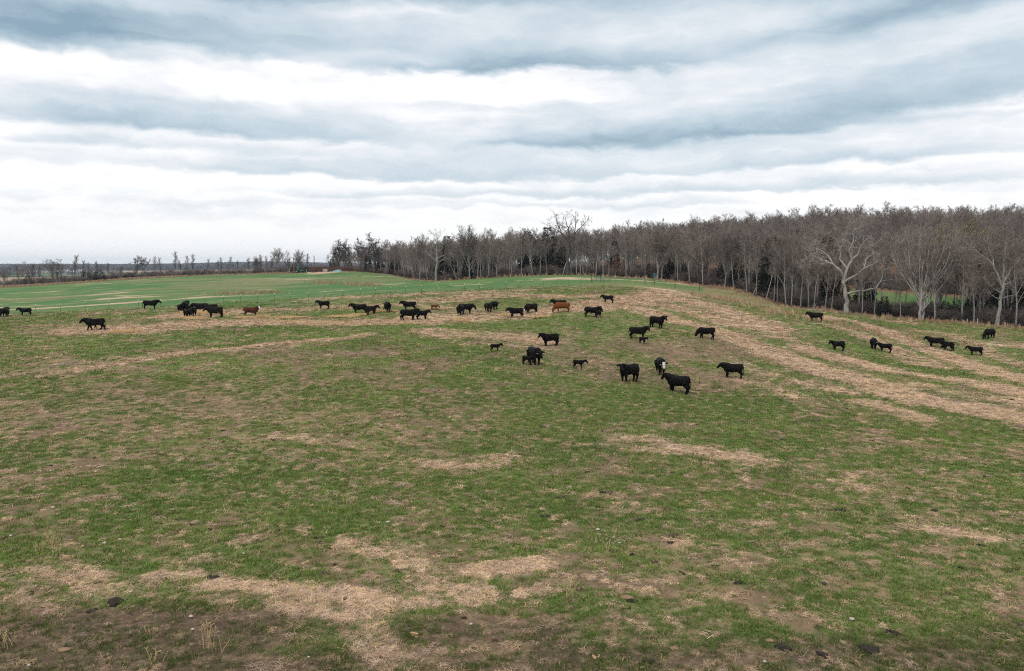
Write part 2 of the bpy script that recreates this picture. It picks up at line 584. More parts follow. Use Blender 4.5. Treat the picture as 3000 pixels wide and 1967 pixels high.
# reddish, bare or trampled soil
SOIL = [([(600, 808), (680, 830), (800, 822), (900, 815)], 2.6, .55), ([(690, 830), (705, 860), (712, 890)], .6, .7), ([(850, 870), (920, 880), (960, 860), (1020, 838)], 2.0, .55),
        ([(1270, 810), (1340, 835), (1420, 870)], 3.0, .62), ([(1480, 800), (1560, 815), (1640, 812), (1700, 800)], 3.4, .66), ([(1460, 860), (1560, 890), (1640, 900), (1700, 880)], 2.6, .6), ([(1250, 780), (1300, 800), (1330, 840)], 1.6, .5), ([(1510, 800), (1580, 850), (1640, 880)], .5, .8), ([(1180, 800), (1230, 830), (1240, 870)], 1.4, .45),
        ([(1640, 785), (1720, 806), (1800, 836), (1880, 868)], .55, .9), ([(2170, 920), (2240, 936), (2379, 952)], .8, .8), ([(1980, 760), (2010, 766), (2060, 760), (2110, 768)], 1.6, .6), ([(2180, 926), (2300, 950)], .8, .5),
        ([(1560, 1036), (1640, 1048), (1730, 1066)], .7, .7), ([(880, 960), (1000, 985), (1090, 1000)], .9, .5), ([(980, 1010), (1010, 1040), (1040, 1090)], .9, .35), ([(270, 910), (420, 930), (600, 950)], 2.2, .4),
        ([(90, 1425), (200, 1432), (330, 1440), (480, 1448), (640, 1442)], .55, .75), ([(700, 1440), (560, 1460), (420, 1470)], .5, .5), ([(780, 1290), (800, 1330), (830, 1380), (850, 1430)], .45, .6),
        ([(1040, 1450), (1180, 1440), (1280, 1460)], .6, .65), ([(1000, 1490), (1140, 1500), (1300, 1510)], .5, .5), ([(60, 1500), (200, 1520), (400, 1530)], .7, .45), ([(1640, 1300), (1720, 1310)], .6, .3), ([(1700, 1380), (1800, 1390)], .5, .3),
        ([(680, 1270), (740, 1290)], .8, .4), ([(0, 1110), (60, 1120)], .8, .4), ([(200, 1080), (320, 1060), (420, 1050)], 1.4, .35), ([(1350, 745), (1420, 742)], 1.2, .2)]
STRAW_W = [(world_line(p), w * (1.12 if p[0][0] > 1400 and p[0][1] < 960 else 1.15 if p[0][1] < 800 else .85 if w > 1.5 else .95), s) for p, w, s in STRAW]
SOIL += [([(0, 1480), (200, 1500), (420, 1500), (640, 1490)], .7, .5), ([(900, 1530), (1100, 1520), (1300, 1530)], .6, .5), ([(1500, 1540), (1800, 1535), (2000, 1520), (2200, 1530)], .5, .4), ([(0, 1545), (300, 1550), (700, 1550)], .6, .5)]
DAMP = [([(0, 1490), (300, 1480), (640, 1468)], 1.2, .85), ([(0, 1545), (400, 1552), (800, 1552)], .9, .85), ([(950, 1490), (1270, 1465)], .8, .75), ([(950, 1545), (1300, 1552), (1700, 1552)], .8, .7), ([(1800, 1548), (2379, 1545)], .7, .65),  # darkening along the bottom of the view, painted in on top of dark soil
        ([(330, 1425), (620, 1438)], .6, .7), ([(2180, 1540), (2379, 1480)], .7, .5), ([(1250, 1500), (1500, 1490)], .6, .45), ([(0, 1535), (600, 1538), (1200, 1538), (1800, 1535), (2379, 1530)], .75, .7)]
BOTTOM_DIM_W = [(world_line(p), w * 1.5, min(1, s * 1.25)) for p, w, s in DAMP]
SOIL_W = [(world_line(p), w * 1.25, min(1, s + .18)) for p, w, s in SOIL]
FEN_PX = [(-700, 124), (99, 122), (470, 119), (754, 121), (1003, 126), (1325, 137), (1550, 148), (1863, 160), (1917, 162), (2060, 168)]
EDGE_PX = [(960, 343), (1050, 330), (1130, 293), (1200, 258), (1277, 230), (1400, 212), (1520, 207), (1660, 206), (1800, 202), (1930, 194), (2060, 186), (2150, 179), (2220, 169), (2300, 157),
           (2400, 150), (2483, 145), (2600, 139), (2703, 136), (2830, 131), (2928, 127), (3050, 123), (3500, 112), (3900, 104)]


def fence_D(px):
    return float(np.interp(px, [p for p, _ in FEN_PX], [d for _, d in FEN_PX]))


def edge_D(px):
    return float(np.interp(px, [p for p, _ in EDGE_PX], [d for _, d in EDGE_PX]))


_FA = np.array([((p - 1500) / F, d) for p, d in FEN_PX])
_EA = np.array([((p - 1500) / F, d) for p, d in EDGE_PX])


def beyond_fence(x, y):
    k = x / np.maximum(y, 1)
    D = np.interp(k, _FA[:, 0], _FA[:, 1], right=400)
    return y - D


def beyond_edge(x, y):
    """metres past the edge of the wood (along the view)"""
    k = x / np.maximum(y, 1)
    D = np.interp(k, _EA[:, 0], _EA[:, 1], left=9999)
    return np.where(k < _EA[0, 0], -999, y - D)


GREEN = np.array([.108, .172, .042])
GREEN_D = np.array([.072, .118, .030])
OLIVE = np.array([.142, .185, .060])
LUSH = np.array([.062, .142, .042])
TAN = np.array([.58, .405, .290])
PALE = np.array([.66, .51, .36])
THATCH = np.array([.275, .180, .115])
SOILC = np.array([.160, .100, .070])
DIM_DIRT = np.array([.075, .052, .036])  # dark soil tone that also carries the painted bottom darkening
LITTER = np.array([.17, .098, .062])


def lerp(a, b, t):
    return a + (b - a) * t[..., None]


def cover(x, y):
    """albedo and (straw, soil, lush, litter) fractions of the ground cover at x, y"""
    r = np.hypot(x, y)
    n1 = fbm(x / 6.5, y / 6.5, 31, 4)
    n2 = fbm(x / 1.6, y / 1.6, 32, 4)
    n3 = fbm(x / .42, y / .42, 33, 3)
    n4 = fbm(x / 22, y / 22, 34, 3)
    straw = np.zeros(x.shape)
    soil = np.zeros(x.shape)
    near = r < 260
    xs, ys = x[near], y[near]
    a = np.zeros(xs.shape)
    c = np.zeros(xs.shape)
    nn = 0.55 * n2[near] + 0.45 * n1[near]
    for L, w, s in STRAW_W:
        d = seg_dist(xs, ys, L)
        a = np.maximum(a, s * (1 - sstep(0.45, 1.5, d / w + 2.4 * (nn - .5))))
    for L, w, s in SOIL_W:
        d = seg_dist(xs, ys, L)
        c = np.maximum(c, s * (1 - sstep(0.3, 1.5, d / w + 2.2 * (nn - .5))))
    brk = fbm(xs / 2.6 + 3, ys / 1.3, 44, 3)
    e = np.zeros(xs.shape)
    for L, w, s in BOTTOM_DIM_W:
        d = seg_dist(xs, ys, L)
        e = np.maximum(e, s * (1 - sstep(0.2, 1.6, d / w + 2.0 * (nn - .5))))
    bottom_dim = np.zeros(x.shape)
    bottom_dim[near] = e
    straw[near] = a * (.30 + .70 * sstep(.36, .50, brk + .35 * (a - .6)))
    soil[near] = c
    bf = beyond_fence(x, y)
    lush = sstep(-13, 16, bf + 14 * (n2 - .5) + 10 * (n1 - .5)) * (r < 420)
    be = beyond_edge(x, y)
    litter = sstep(-3.5, 1.5, be + 6 * (n2 - .5) + 3 * (n1 - .5)) * (1 - sstep(130, 190, be))
    # the hay field lies open behind the right-hand trees
    glade = sstep(18, 24, be) * (1 - sstep(40, 47, be)) * sstep(.40, .44, x / np.maximum(y, 1)) * (1 - sstep(.60, .66, x / np.maximum(y, 1)))
    litter = litter * (1 - glade)
    lush = np.maximum(lush * (1 - litter), glade * .8)
    # pasture: green with dead thatch showing through
    col = lerp(np.broadcast_to(GREEN, x.shape + (3,)), GREEN_D, sstep(.42, .62, n1))
    col = lerp(col, OLIVE, sstep(.42, .64, n4) * .75)
    dry = sstep(.475, .655, .34 * n2 + .20 * n1 + .46 * n3 + .22 * (n4 - .5))
    col = lerp(col, THATCH, dry * .80)
    wet = sstep(.57, .69, .5 * n2 + .5 * fbm(x / 3.1, y / 3.1, 35, 3))
    col = lerp(col, SOILC, wet * .8)
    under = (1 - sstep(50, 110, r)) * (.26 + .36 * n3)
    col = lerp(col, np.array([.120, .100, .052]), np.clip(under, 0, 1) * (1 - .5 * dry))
    # the mown, greener field beyond the fence, with windrows of old hay
    lcol = lerp(np.broadcast_to(LUSH, x.shape + (3,)), LUSH * np.array([1.5, 1.12, 1.15]), sstep(.40, .62, fbm(x / 14, y / 14, 36, 3)))
    win = .72 * fbm((x + y * .22) / 13, (y - x * .22) / 3.0, 37, 4) + .28 * fbm(x / 34, y / 34, 43, 2)
    lcol = lerp(lcol, TAN * .85, sstep(.600, .655, win) * .85 * sstep(8, 22, bf))
    rough_ = sstep(.50, .66, fbm(x / 30, y / 16, 38, 3)) * sstep(30, 60, bf)
    lcol = lerp(lcol, np.array([.165, .165, .075]), rough_ * .8)
    col = lerp(col, lcol, lush)
    # straw and soil
    scol = lerp(np.broadcast_to(TAN, x.shape + (3,)), PALE, sstep(.42, .62, fbm(x / 4, y / 4, 39, 3)))
    scol = lerp(scol, THATCH, sstep(.56, .72, n2) * .6)
    col = lerp(col, SOILC * (1 + .5 * (n2[..., None] - .5)), soil)
    scol = scol * (1 - .32 * (1 - sstep(30, 80, r)) * sstep(.40, .62, n3)[...])[..., None]
    col = lerp(col, scol, np.clip(straw, 0, 1) * (0.40 + .60 * sstep(.36, .54, n3 * .55 + n2 * .45)))
    col = lerp(col, DIM_DIRT, bottom_dim * .85)  # bottom darkening mixed into the ground albedo
    # dirt yard by the corral
    yd = np.maximum(1 - sstep(.6, 1.2, np.hypot((x + 80) / 15, (y - 328) / 9) + .8 * (n1 - .5)), 0)
    yd = np.maximum(yd, 1 - sstep(.6, 1.2, np.hypot((x + 74) / 5, (y - 312) / 18) + .8 * (n1 - .5)))
    col = lerp(col, np.array([.44, .29, .19]), yd)
    # wood floor
    col = lerp(col, LITTER * (0.75 + .6 * n2[..., None]), litter)
    # weedy field margin and the far country: green and straw-coloured fields, woods
    wood_far = sstep(.60, .63, fbm(x / 420, y / 260, 41, 4)) * sstep(700, 900, r)
    fl = fbm(np.floor(x / 260) * 3.7, np.floor((y + .25 * x) / 300) * 5.1, 42, 1)
    kk = x / np.maximum(y, 1)
    fcol = lerp(np.broadcast_to(np.array([.085, .150, .075]), x.shape + (3,)), np.array([.40, .29, .20]), np.clip(sstep(-.50, -.45, kk) * sstep(620, 700, r) + .8 * (fl > .62), 0, 1))
    fcol = lerp(fcol, np.array([.075, .065, .06]), wood_far)
    fcol = lerp(fcol, np.array([.12, .12, .135]), sstep(1780, 1900, r))  # blue-grey of distance haze painted into the far ground
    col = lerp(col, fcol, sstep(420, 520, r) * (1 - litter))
    return col, straw, np.maximum(soil, wet * .6), lush, litter, dry, bottom_dim


def build_ground():
    xs = list(np.arange(-60, 66.01, .36))
    s = .36
    a = [xs[-1]]
    while a[-1] < 6500:
        s *= 1.045
        a.append(a[-1] + s)
    s = .36
    c = [xs[0]]
    while c[-1] > -6500:
        s *= 1.045
        c.append(c[-1] - s)
    xs = np.array(c[:0:-1] + xs + a[1:])
    ys = [-3000, -1500, -700, -300, -120, -50, -20, -5, 4, 9]
    y = 13.0
    while y < 7000:
        ys.append(y)
        y += .21 if y < 45 else .36 if y < 100 else .6 if y < 170 else 1.1 if y < 350 else max(1.5, (y - 350) * .05 + 1.1)
    ys = np.array(ys)
    X, Y = np.meshgrid(xs, ys)
    nx, ny = len(xs), len(ys)
    x, y = X.ravel(), Y.ravel()
    z = ground_z(x, y)
    me = bpy.data.meshes.new('ground')
    nv = nx * ny
    me.vertices.add(nv)
    me.vertices.foreach_set('co', np.stack([x, y, z], -1).astype(np.float32).ravel())
    i = np.arange((ny - 1) * (nx - 1))
    r_, c_ = i // (nx - 1), i % (nx - 1)
    v0 = r_ * nx + c_
    q = np.stack([v0, v0 + 1, v0 + nx + 1, v0 + nx], -1).astype(np.int32)
    nf = len(q)
    me.loops.add(nf * 4)
    me.loops.foreach_set('vertex_index', q.ravel())
    me.polygons.add(nf)
    me.polygons.foreach_set('loop_start', np.arange(0, nf * 4, 4, dtype=np.int32))
    me.polygons.foreach_set('use_smooth', np.ones(nf, bool))
    col, straw, soil, lush, litter, dry, bottom_dim = cover(x, y)
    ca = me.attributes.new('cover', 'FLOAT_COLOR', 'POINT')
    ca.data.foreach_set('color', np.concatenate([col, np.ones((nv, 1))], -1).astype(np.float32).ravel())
    ma = me.attributes.new('pasture', 'FLOAT', 'POINT')
    pm = (1 - lush) * (1 - litter) * (1 - sstep(300, 400, np.hypot(x, y)))
    ma.data.foreach_set('value', pm.astype(np.float32))
    me.update()
    me.validate()
    m, b, p = material('ground_cover')
    p.inputs['Roughness'].default_value = .95
    p.inputs['Specular IOR Level'].default_value = .12
    at_ = b.n('ShaderNodeAttribute', attribute_name='cover')
    pa = b.n('ShaderNodeAttribute', attribute_name='pasture')
    geo = b.n('ShaderNodeNewGeometry')
    f1, c1 = b.noise(geo.outputs['Position'], 2.2, 6, .68)
    f2, _ = b.noise(geo.outputs['Position'], 9.0, 5, .7)
    f3, _ = b.noise(geo.outputs['Position'], .55, 5, .6)
    k = b.m('ADD', b.m('MULTIPLY', f1, .55), b.m('MULTIPLY', f2, .45))
    dry_ = b.n('ShaderNodeMapRange', interpolation_type='SMOOTHSTEP')
    b.put(dry_.inputs['Value'], k)
    dry_.inputs['From Min'].default_value = .47
    dry_.inputs['From Max'].default_value = .60
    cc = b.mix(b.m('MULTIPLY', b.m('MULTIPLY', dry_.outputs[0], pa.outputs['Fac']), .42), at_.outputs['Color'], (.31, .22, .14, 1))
    dk = b.n('ShaderNodeMapRange', interpolation_type='SMOOTHSTEP')
    b.put(dk.inputs['Value'], k)
    dk.inputs['From Min'].default_value = .46
    dk.inputs['From Max'].default_value = .36
    cc = b.mix(b.m('MULTIPLY', dk.outputs[0], .55), cc, (.055, .060, .026, 1))
    val = b.m('MULTIPLY_ADD', f3, .7, .65)
    hs = b.n('ShaderNodeHueSaturation')
    b.put(hs.inputs['Color'], cc)
    b.put(hs.inputs['Value'], val)
    b.put(p.inputs['Base Color'], hs.outputs[0])
    bp = b.n('ShaderNodeBump')
    bp.inputs['Strength'].default_value = .8
    bp.inputs['Distance'].default_value = .08
    b.put(bp.inputs['Height'], k)
    b.put(p.inputs['Normal'], bp.outputs[0])
    me.materials.append(m)
    g = link('ground', me)
    tag(g, 'rolling green and straw coloured pasture running to the wood and the far fields', kind='structure')
    return g


build_ground()


# ------------------------------------------------------------------ instancing (only for uncountable stuff)
def attr_material(name, rough=.9, trans=0.0):
    m, b, p = material(name)
    p.inputs['Roughness'].default_value = rough
    p.inputs['Specular IOR Level'].default_value = .15
    a = b.n('ShaderNodeAttribute', attribute_name='tint')
    a.attribute_type = 'INSTANCER'
    b.put(p.inputs['Base Color'], a.outputs['Color'])
    return m


def scatter(name, pts, rots, scales, tints, sources, which, label, cat=None):
    """one 'stuff' object: points that carry copies of a few small meshes"""
    me = bpy.data.meshes.new(name)
    n = len(pts)
    me.vertices.add(n)
    me.vertices.foreach_set('co', np.asarray(pts, np.float32).ravel())
    at_ = me.attributes.new('turn', 'FLOAT_VECTOR', 'POINT')
    at_.data.foreach_set('vector', np.asarray(rots, np.float32).ravel())
    at_ = me.attributes.new('size', 'FLOAT_VECTOR', 'POINT')
    at_.data.foreach_set('vector', np.asarray(scales, np.float32).ravel())
    at_ = me.attributes.new('tint', 'FLOAT_COLOR', 'POINT')
    t = np.concatenate([np.asarray(tints), np.ones((n, 1))], -1).astype(np.float32)
    at_.data.foreach_set('color', t.ravel())
    at_ = me.attributes.new('which', 'INT', 'POINT')
    at_.data.foreach_set('value', np.asarray(which, np.int32))
    o = link(name, me)
    ng = bpy.data.node_groups.new(name, 'GeometryNodeTree')
    ng.interface.new_socket('Geometry', in_out='INPUT', socket_type='NodeSocketGeometry')
    ng.interface.new_socket('Geometry', in_out='OUTPUT', socket_type='NodeSocketGeometry')
    N, L = ng.nodes, ng.links
    gi, go = N.new('NodeGroupInput'), N.new('NodeGroupOutput')
    jn = N.new('GeometryNodeJoinGeometry')
    L.new(jn.outputs[0], go.inputs[0])

    def named(nm, ty):
        a = N.new('GeometryNodeInputNamedAttribute')
        a.data_type = ty
        a.inputs[0].default_value = nm
        return a.outputs[0]
    for k, src in enumerate(sources):
        cmp_ = N.new('FunctionNodeCompare')
        cmp_.data_type = 'INT'
        cmp_.operation = 'EQUAL'
        ins = [s for s in cmp_.inputs if s.type == 'INT']
        L.new(named('which', 'INT'), ins[0])
        ins[1].default_value = k
        oi = N.new('GeometryNodeObjectInfo')
        oi.inputs['Object'].default_value = src
        oi.inputs['As Instance'].default_value = True
        ip = N.new('GeometryNodeInstanceOnPoints')
        L.new(gi.outputs[0], ip.inputs['Points'])
        L.new(cmp_.outputs[0], ip.inputs['Selection'])
        L.new(oi.outputs['Geometry'], ip.inputs['Instance'])
        e2r = N.new('FunctionNodeEulerToRotation')
        L.new(named('turn', 'FLOAT_VECTOR'), e2r.inputs[0])
        L.new(e2r.outputs[0], ip.inputs['Rotation'])
        L.new(named('size', 'FLOAT_VECTOR'), ip.inputs['Scale'])
        L.new(ip.outputs[0], jn.inputs[0])
    md = o.modifiers.new('scatter', 'NODES')
    md.node_group = ng
    tag(o, label, cat, kind='stuff')
    return o


def source(name, mesh):
    return bpy.data.objects.new(name, mesh)      # never linked: only a template for scatter()


rnd = random.Random(5)


def tuft_mesh(name, mat, n, rad, hmin, hmax, wid, lean, seed):
    rg = random.Random(seed)
    mb = MB()
    for i in range(n):
        a, r = rg.random() * 6.283, rad * math.sqrt(rg.random())
        bx, by = math.cos(a) * r, math.sin(a) * r
        h = rg.uniform(hmin, hmax)
        la = rg.random() * 6.283
        le = h * rg.uniform(.2, 1.0) * lean
        dx, dy = math.cos(la) * le, math.sin(la) * le
        wa = rg.random() * 6.283
        w = wid * rg.uniform(.7, 1.3)
        wx, wy = math.cos(wa) * w, math.sin(wa) * w
        mb.add([(bx - wx, by - wy, -.01), (bx + wx, by + wy, -.01), (bx + wx * .8 + dx * .4, by + wy * .8 + dy * .4, h * .65), (bx - wx * .8 + dx * .4, by - wy * .8 + dy * .4, h * .65), (bx + dx, by + dy, h)],
               [(0, 1, 2, 3), (3, 2, 4)])
    return mb.mesh(name, [mat])


def litter_mesh(name, mat, n, rad, seed):
    rg = random.Random(seed)
    mb = MB()
    for i in range(n):
        a, r = rg.random() * 6.283, rad * math.sqrt(rg.random())
        c = Vector((math.cos(a) * r, math.sin(a) * r, rg.uniform(.004, .035)))
        b_ = rg.random() * 6.283
        L = rg.uniform(.05, .16)
        d = Vector((math.cos(b_), math.sin(b_), rg.uniform(-.15, .3))) * L
        w = Vector((-d.y, d.x, 0)).normalized() * rg.uniform(.004, .009)
        up = Vector((0, 0, .008))
        mb.add([c - d - w, c - d + w, c + up + w, c + up - w, c + d], [(0, 1, 2, 3), (3, 2, 4)])
    return mb.mesh(name, [mat])


def scatter_points(y0, y1, dens, rs, half=.74):
    area = half * (y1 * y1 - y0 * y0) + 18.0 * (y1 - y0)
    n = int(area * dens)
    y = np.sqrt(rs.rand(n) * (y1 * y1 - y0 * y0) + y0 * y0)
    x = (rs.rand(n) * 2 - 1) * (half * y + 9.0)
    return x, y


def build_grass():
    mg = attr_material('grass_blades')
    src = [source('grass_tuft', tuft_mesh('grass_tuft', mg, 22, .085, .025, .075, .0045, 1.0, 1)),
           source('grass_tuft', tuft_mesh('grass_tuft', mg, 26, .11, .03, .10, .005, 1.2, 2)),
           source('grass_tuft', tuft_mesh('grass_tuft', mg, 24, .15, .03, .085, .008, 1.1, 3)),
           source('grass_tuft', tuft_mesh('grass_tuft', mg, 26, .26, .04, .11, .014, 1.1, 4))]
    X, Y, W, S = [], [], [], []
    for (y0, y1, dn, w, s) in [(13.5, 24, 95, (0, 1), 1.0), (24, 38, 60, (0, 1, 2), 1.15), (38, 62, 32, (2, 1), 1.35), (62, 100, 13, (3, 2), 1.4), (100, 150, 6.0, (3,), 1.6)]:
        x, y = scatter_points(y0, y1, dn, RS)
        X.append(x)
        Y.append(y)
        W.append(np.array(w)[RS.randint(0, len(w), len(x))])
        S.append(np.full(len(x), s))
    x, y, w, s = map(np.concatenate, (X, Y, W, S))
    col, straw, soil, lush, litter, dry, bottom_dim = cover(x, y)
    clump = fbm(x / .33, y / .33, 51, 2)
    keep = (RS.rand(len(x)) > 1.3 * lush) & (RS.rand(len(x)) < np.clip(1.05 - .92 * straw - .85 * soil - .62 * dry - litter + .9 * (clump - .5), .02, 1))
    x, y, w, s, col, straw, dry, lush, bottom_dim = [a[keep] for a in (x, y, w, s, col, straw, dry, lush, bottom_dim)]
    n = len(x)
    z = ground_z(x, y)
    g = np.array([.114, .202, .040]) * (1 - lush[:, None]) + LUSH * 1.15 * lush[:, None]
    u = fbm(x / 5.2, y / 5.2, 52, 3)
    g = g * np.stack([.75 + .9 * u, .80 + .45 * u, .75 + .6 * u], -1)
    g = g * (1 - .45 * bottom_dim[:, None])  # same bottom darkening put into the blade colour
    q = RS.rand(n)
    dead = q < (.10 + .36 * dry + .45 * straw) * (1 - .85 * lush)
    g[dead] = np.array([.42, .30, .185]) * (.7 + .5 * RS.rand(dead.sum(), 1))
    g = g * (.45 + 1.05 * RS.rand(n, 1))
    g = g * .8 + col * .2
    rot = np.stack([RS.randn(n) * .12, RS.randn(n) * .12, RS.rand(n) * 6.283], -1)
    sc = (s * RS.uniform(.65, 1.35, n))[:, None] * np.stack([np.ones(n), np.ones(n), RS.uniform(.5, 1.2, n) * (1 - .3 * dry) * np.interp(y, [20, 60, 100], [1, .75, .6])], -1)
    scatter('grass', np.stack([x, y, z], -1), rot, sc, g, src, w, 'short grazed grass growing over the near pasture')
    # loose hay and dead thatch lying on the ground
    ml = attr_material('hay_strands')
    src = [source('hay_strands', litter_mesh('hay_strands', ml, 24, .16, 5)), source('hay_strands', litter_mesh('hay_strands', ml, 28, .22, 6)),
           source('hay_strands', tuft_mesh('hay_strands', ml, 22, .14, .03, .09, .006, 2.6, 8))]
    X, Y, S = [], [], []
    for (y0, y1, dn, s) in [(13.5, 30, 105, .78), (30, 60, 52, 1.05), (60, 100, 17, 1.6), (100, 150, 6.5, 2.2)]:
        x, y = scatter_points(y0, y1, dn, RS)
        X.append(x)
        Y.append(y)
        S.append(np.full(len(x), s))
    x, y, s = map(np.concatenate, (X, Y, S))
    col, straw, soil, lush, litter, dry, bottom_dim = cover(x, y)
    clump = fbm(x / .5, y / .5, 53, 3)
    keep = RS.rand(len(x)) < np.clip(1.1 * straw + .24 * sstep(.45, .60, clump) * (dry + .25) * (1 - lush), 0, 1) * (1 - litter)
    x, y, s, col, straw = [a[keep] for a in (x, y, s, col, straw)]
    n = len(x)
    z = ground_z(x, y)
    c = np.array([.62, .44, .285]) * (.50 + .75 * RS.rand(n, 1)) * np.stack([np.ones(n), .94 + .1 * RS.rand(n), .85 + .3 * RS.rand(n)], -1)
    c = np.where((straw < .25)[:, None], c * .80, c) * (1 - .35 * bottom_dim[keep][:, None])  # hay colour dimmed along the bottom as well
    rot = np.stack([RS.randn(n) * .08, RS.randn(n) * .08, RS.rand(n) * 6.283], -1)
    sc = np.repeat((s * RS.uniform(.6, 1.4, n))[:, None], 3, 1)
    scatter('hay_litter', np.stack([x, y, z], -1), rot, sc, c, src, RS.randint(0, 3, n), 'loose pale hay and dead thatch strewn over the pasture')
    # crumbs of dung and trodden earth
    md = attr_material('clods')
    cm = MB()
    rg = random.Random(3)
    for k in range(4):
        c = Vector((rg.gauss(0, .05), rg.gauss(0, .05), 0))
        q_ = rg.uniform(.02, .05)
        vs = [c + Vector((math.cos(a) * q_ * rg.uniform(.7, 1.3), math.sin(a) * q_ * rg.uniform(.7, 1.3), z_)) for z_, n_ in ((-.01, 5), (q_ * .6, 5)) for a in [6.283 * t / 5 for t in range(5)]]
        cm.add(vs, [(0, 1, 6, 5), (1, 2, 7, 6), (2, 3, 8, 7), (3, 4, 9, 8), (4, 0, 5, 9), (5, 6, 7, 8, 9)])
    x, y = scatter_points(13.5, 130, .55, RS)
    n4_ = fbm(x / 5, y / 5, 57, 3)
    kp = RS.rand(len(x)) < np.clip((n4_ - .36) * 3.0, .04, 1)
    x, y = x[kp], y[kp]
    kp = beyond_fence(x, y) < 0
    x, y = x[kp], y[kp]
    n = len(x)
    c = np.array([.045, .030, .022]) * (.5 + 1.3 * RS.rand(n, 1))
    tanny = RS.rand(n) < .22
    c[tanny] = np.array([.40, .25, .15])
    scatter('earth_clods', np.stack([x, y, ground_z(x, y) + .02], -1), np.stack([RS.randn(n) * .1, RS.randn(n) * .1, RS.rand(n) * 6.283], -1), np.stack([RS.uniform(.5, 2.4, n), RS.uniform(.5, 2.0, n), RS.uniform(.6, 1.6, n)], -1), c,
            [source('clod', cm.mesh('clod', [md]))], np.zeros(n), 'dark crumbs of dung and trodden earth scattered in the grass')
    # taller pale weeds: strip along the far field's end, wood edge and rough corner
    mw = attr_material('dead_weeds')
    src = [source('weed_stems', tuft_mesh('weed_stems', mw, 16, .22, .35, .95, .013, .45, 9)), source('weed_stems', tuft_mesh('weed_stems', mw, 12, .3, .3, .8, .02, .6, 10))]
    P = []

    def strip(pts, n, wid):
        pts = np.array(pts)
        t = RS.rand(n) * (len(pts) - 1)
        i = np.minimum(t.astype(int), len(pts) - 2)
        q = pts[i] + (pts[i + 1] - pts[i]) * (t - i)[:, None]
        q = q + RS.randn(n, 2) * wid
        P.append(q)
    fm = [at(px, 800, D)[:2] for px, D in [(-500, 303), (0, 301), (100, 303), (300, 312), (450, 323), (600, 331), (760, 338), (870, 342)]]
    strip(fm, 5200, 2.0)
    we = [at(px, 800, edge_D(px) - 2)[:2] for px in (1200, 1277, 1400, 1520, 1660, 1800, 1930, 2060, 2150, 2220, 2300, 2400, 2483, 2600, 2703, 2830, 2928, 3050, 3300)]
    strip(we, 480, 1.6)
    strip([hit(*p)[:2] for p in [(2050, 868), (2110, 872), (2160, 885)]], 120, 2.2)
    strip([hit(*p)[:2] for p in [(2180, 895), (2260, 915), (2340, 930), (2390, 940)]], 110, 3.0)
    strip([hit(*p)[:2] for p in [(2420, 945), (2500, 960), (2640, 985), (2680, 992)]], 90, 2.5)
    strip([at(*p)[:2] for p in [(1030, 830, 230), (1060, 830, 220), (1090, 835, 215)]], 120, 2.5)
    strip([at(*p)[:2] for p in [(930, 838, 235), (960, 838, 230)]], 80, 3)
    strip([at(*p)[:2] for p in [(650, 866, 165), (720, 862, 168), (810, 860, 170)]], 120, 2.5)
    q = np.concatenate(P)
    n = len(q)
    z = ground_z(q[:, 0], q[:, 1])
    c = np.array([.42, .28, .18]) * (.6 + .7 * RS.rand(n, 1))
    rot = np.stack([RS.randn(n) * .1, RS.randn(n) * .1, RS.rand(n) * 6.283], -1)
    sc = np.repeat(RS.uniform(.55, 1.4, (n, 1)), 3, 1)
    scatter('dry_weeds', np.stack([q[:, 0], q[:, 1], z], -1), rot, sc, c, src, RS.randint(0, 2, n), 'pale dead weeds standing along the field margin and the wood edge')


build_grass()


# ------------------------------------------------------------------ trees
BARK = {'pale': plain('pale_bark', (.36, .335, .31), (.16, .145, .13), 2.5, .9, stretch=(1, 1, .35), rnd=.3),
        'grey': plain('grey_bark', (.33, .305, .285), (.16, .145, .135), 2.5, .9, stretch=(1, 1, .35), rnd=.4),
        'dark': plain('dark_bark', (.10, .085, .075), (.05, .042, .038), 2.5, .9, stretch=(1, 1, .35), rnd=.3)}
TWIG = {'pale': plain('pale_twigs', (.34, .30, .28), (.22, .19, .175), 1.2, .9, rnd=.3),
        'grey': plain('grey_twigs', (.225, .186, .165), (.145, .118, .105), 1.2, .9, rnd=.6),
        'dark': plain('dark_twigs', (.085, .072, .066), (.05, .042, .04), 1.2, .9, rnd=.3),
        'bud': plain('budding_twigs', (.30, .29, .11), (.19, .18, .08), 1.2, .9, rnd=.3),
        'brown': plain('brown_twigs', (.20, .160, .135), (.12, .095, .08), 1.2, .9, rnd=.5),
        'rust': plain('rust_leaves', (.22, .085, .045), (.12, .05, .03), 2, .9, rnd=.3)}
CEDAR = plain('cedar_foliage', (.030, .040, .016), (.012, .017, .008), 1.5, .9, rnd=.6)
CEDAR_RUST = plain('cedar_foliage_rusty', (.085, .052, .022), (.03, .026, .012), 1.1, .9, rnd=.5)
CEDARBARK = plain('cedar_bark', (.12, .075, .055))


def bez(p0, d0, L, n, rg, wob, trop):
    pts = [Vector(p0)]
    d = Vector(d0).normalized()
    for i in range(n):
        d = d + Vector((rg.gauss(0, wob), rg.gauss(0, wob), rg.gauss(0, wob) + trop))
        d.normalize()
        pts.append(pts[-1] + d * (L / n))
    return pts, d


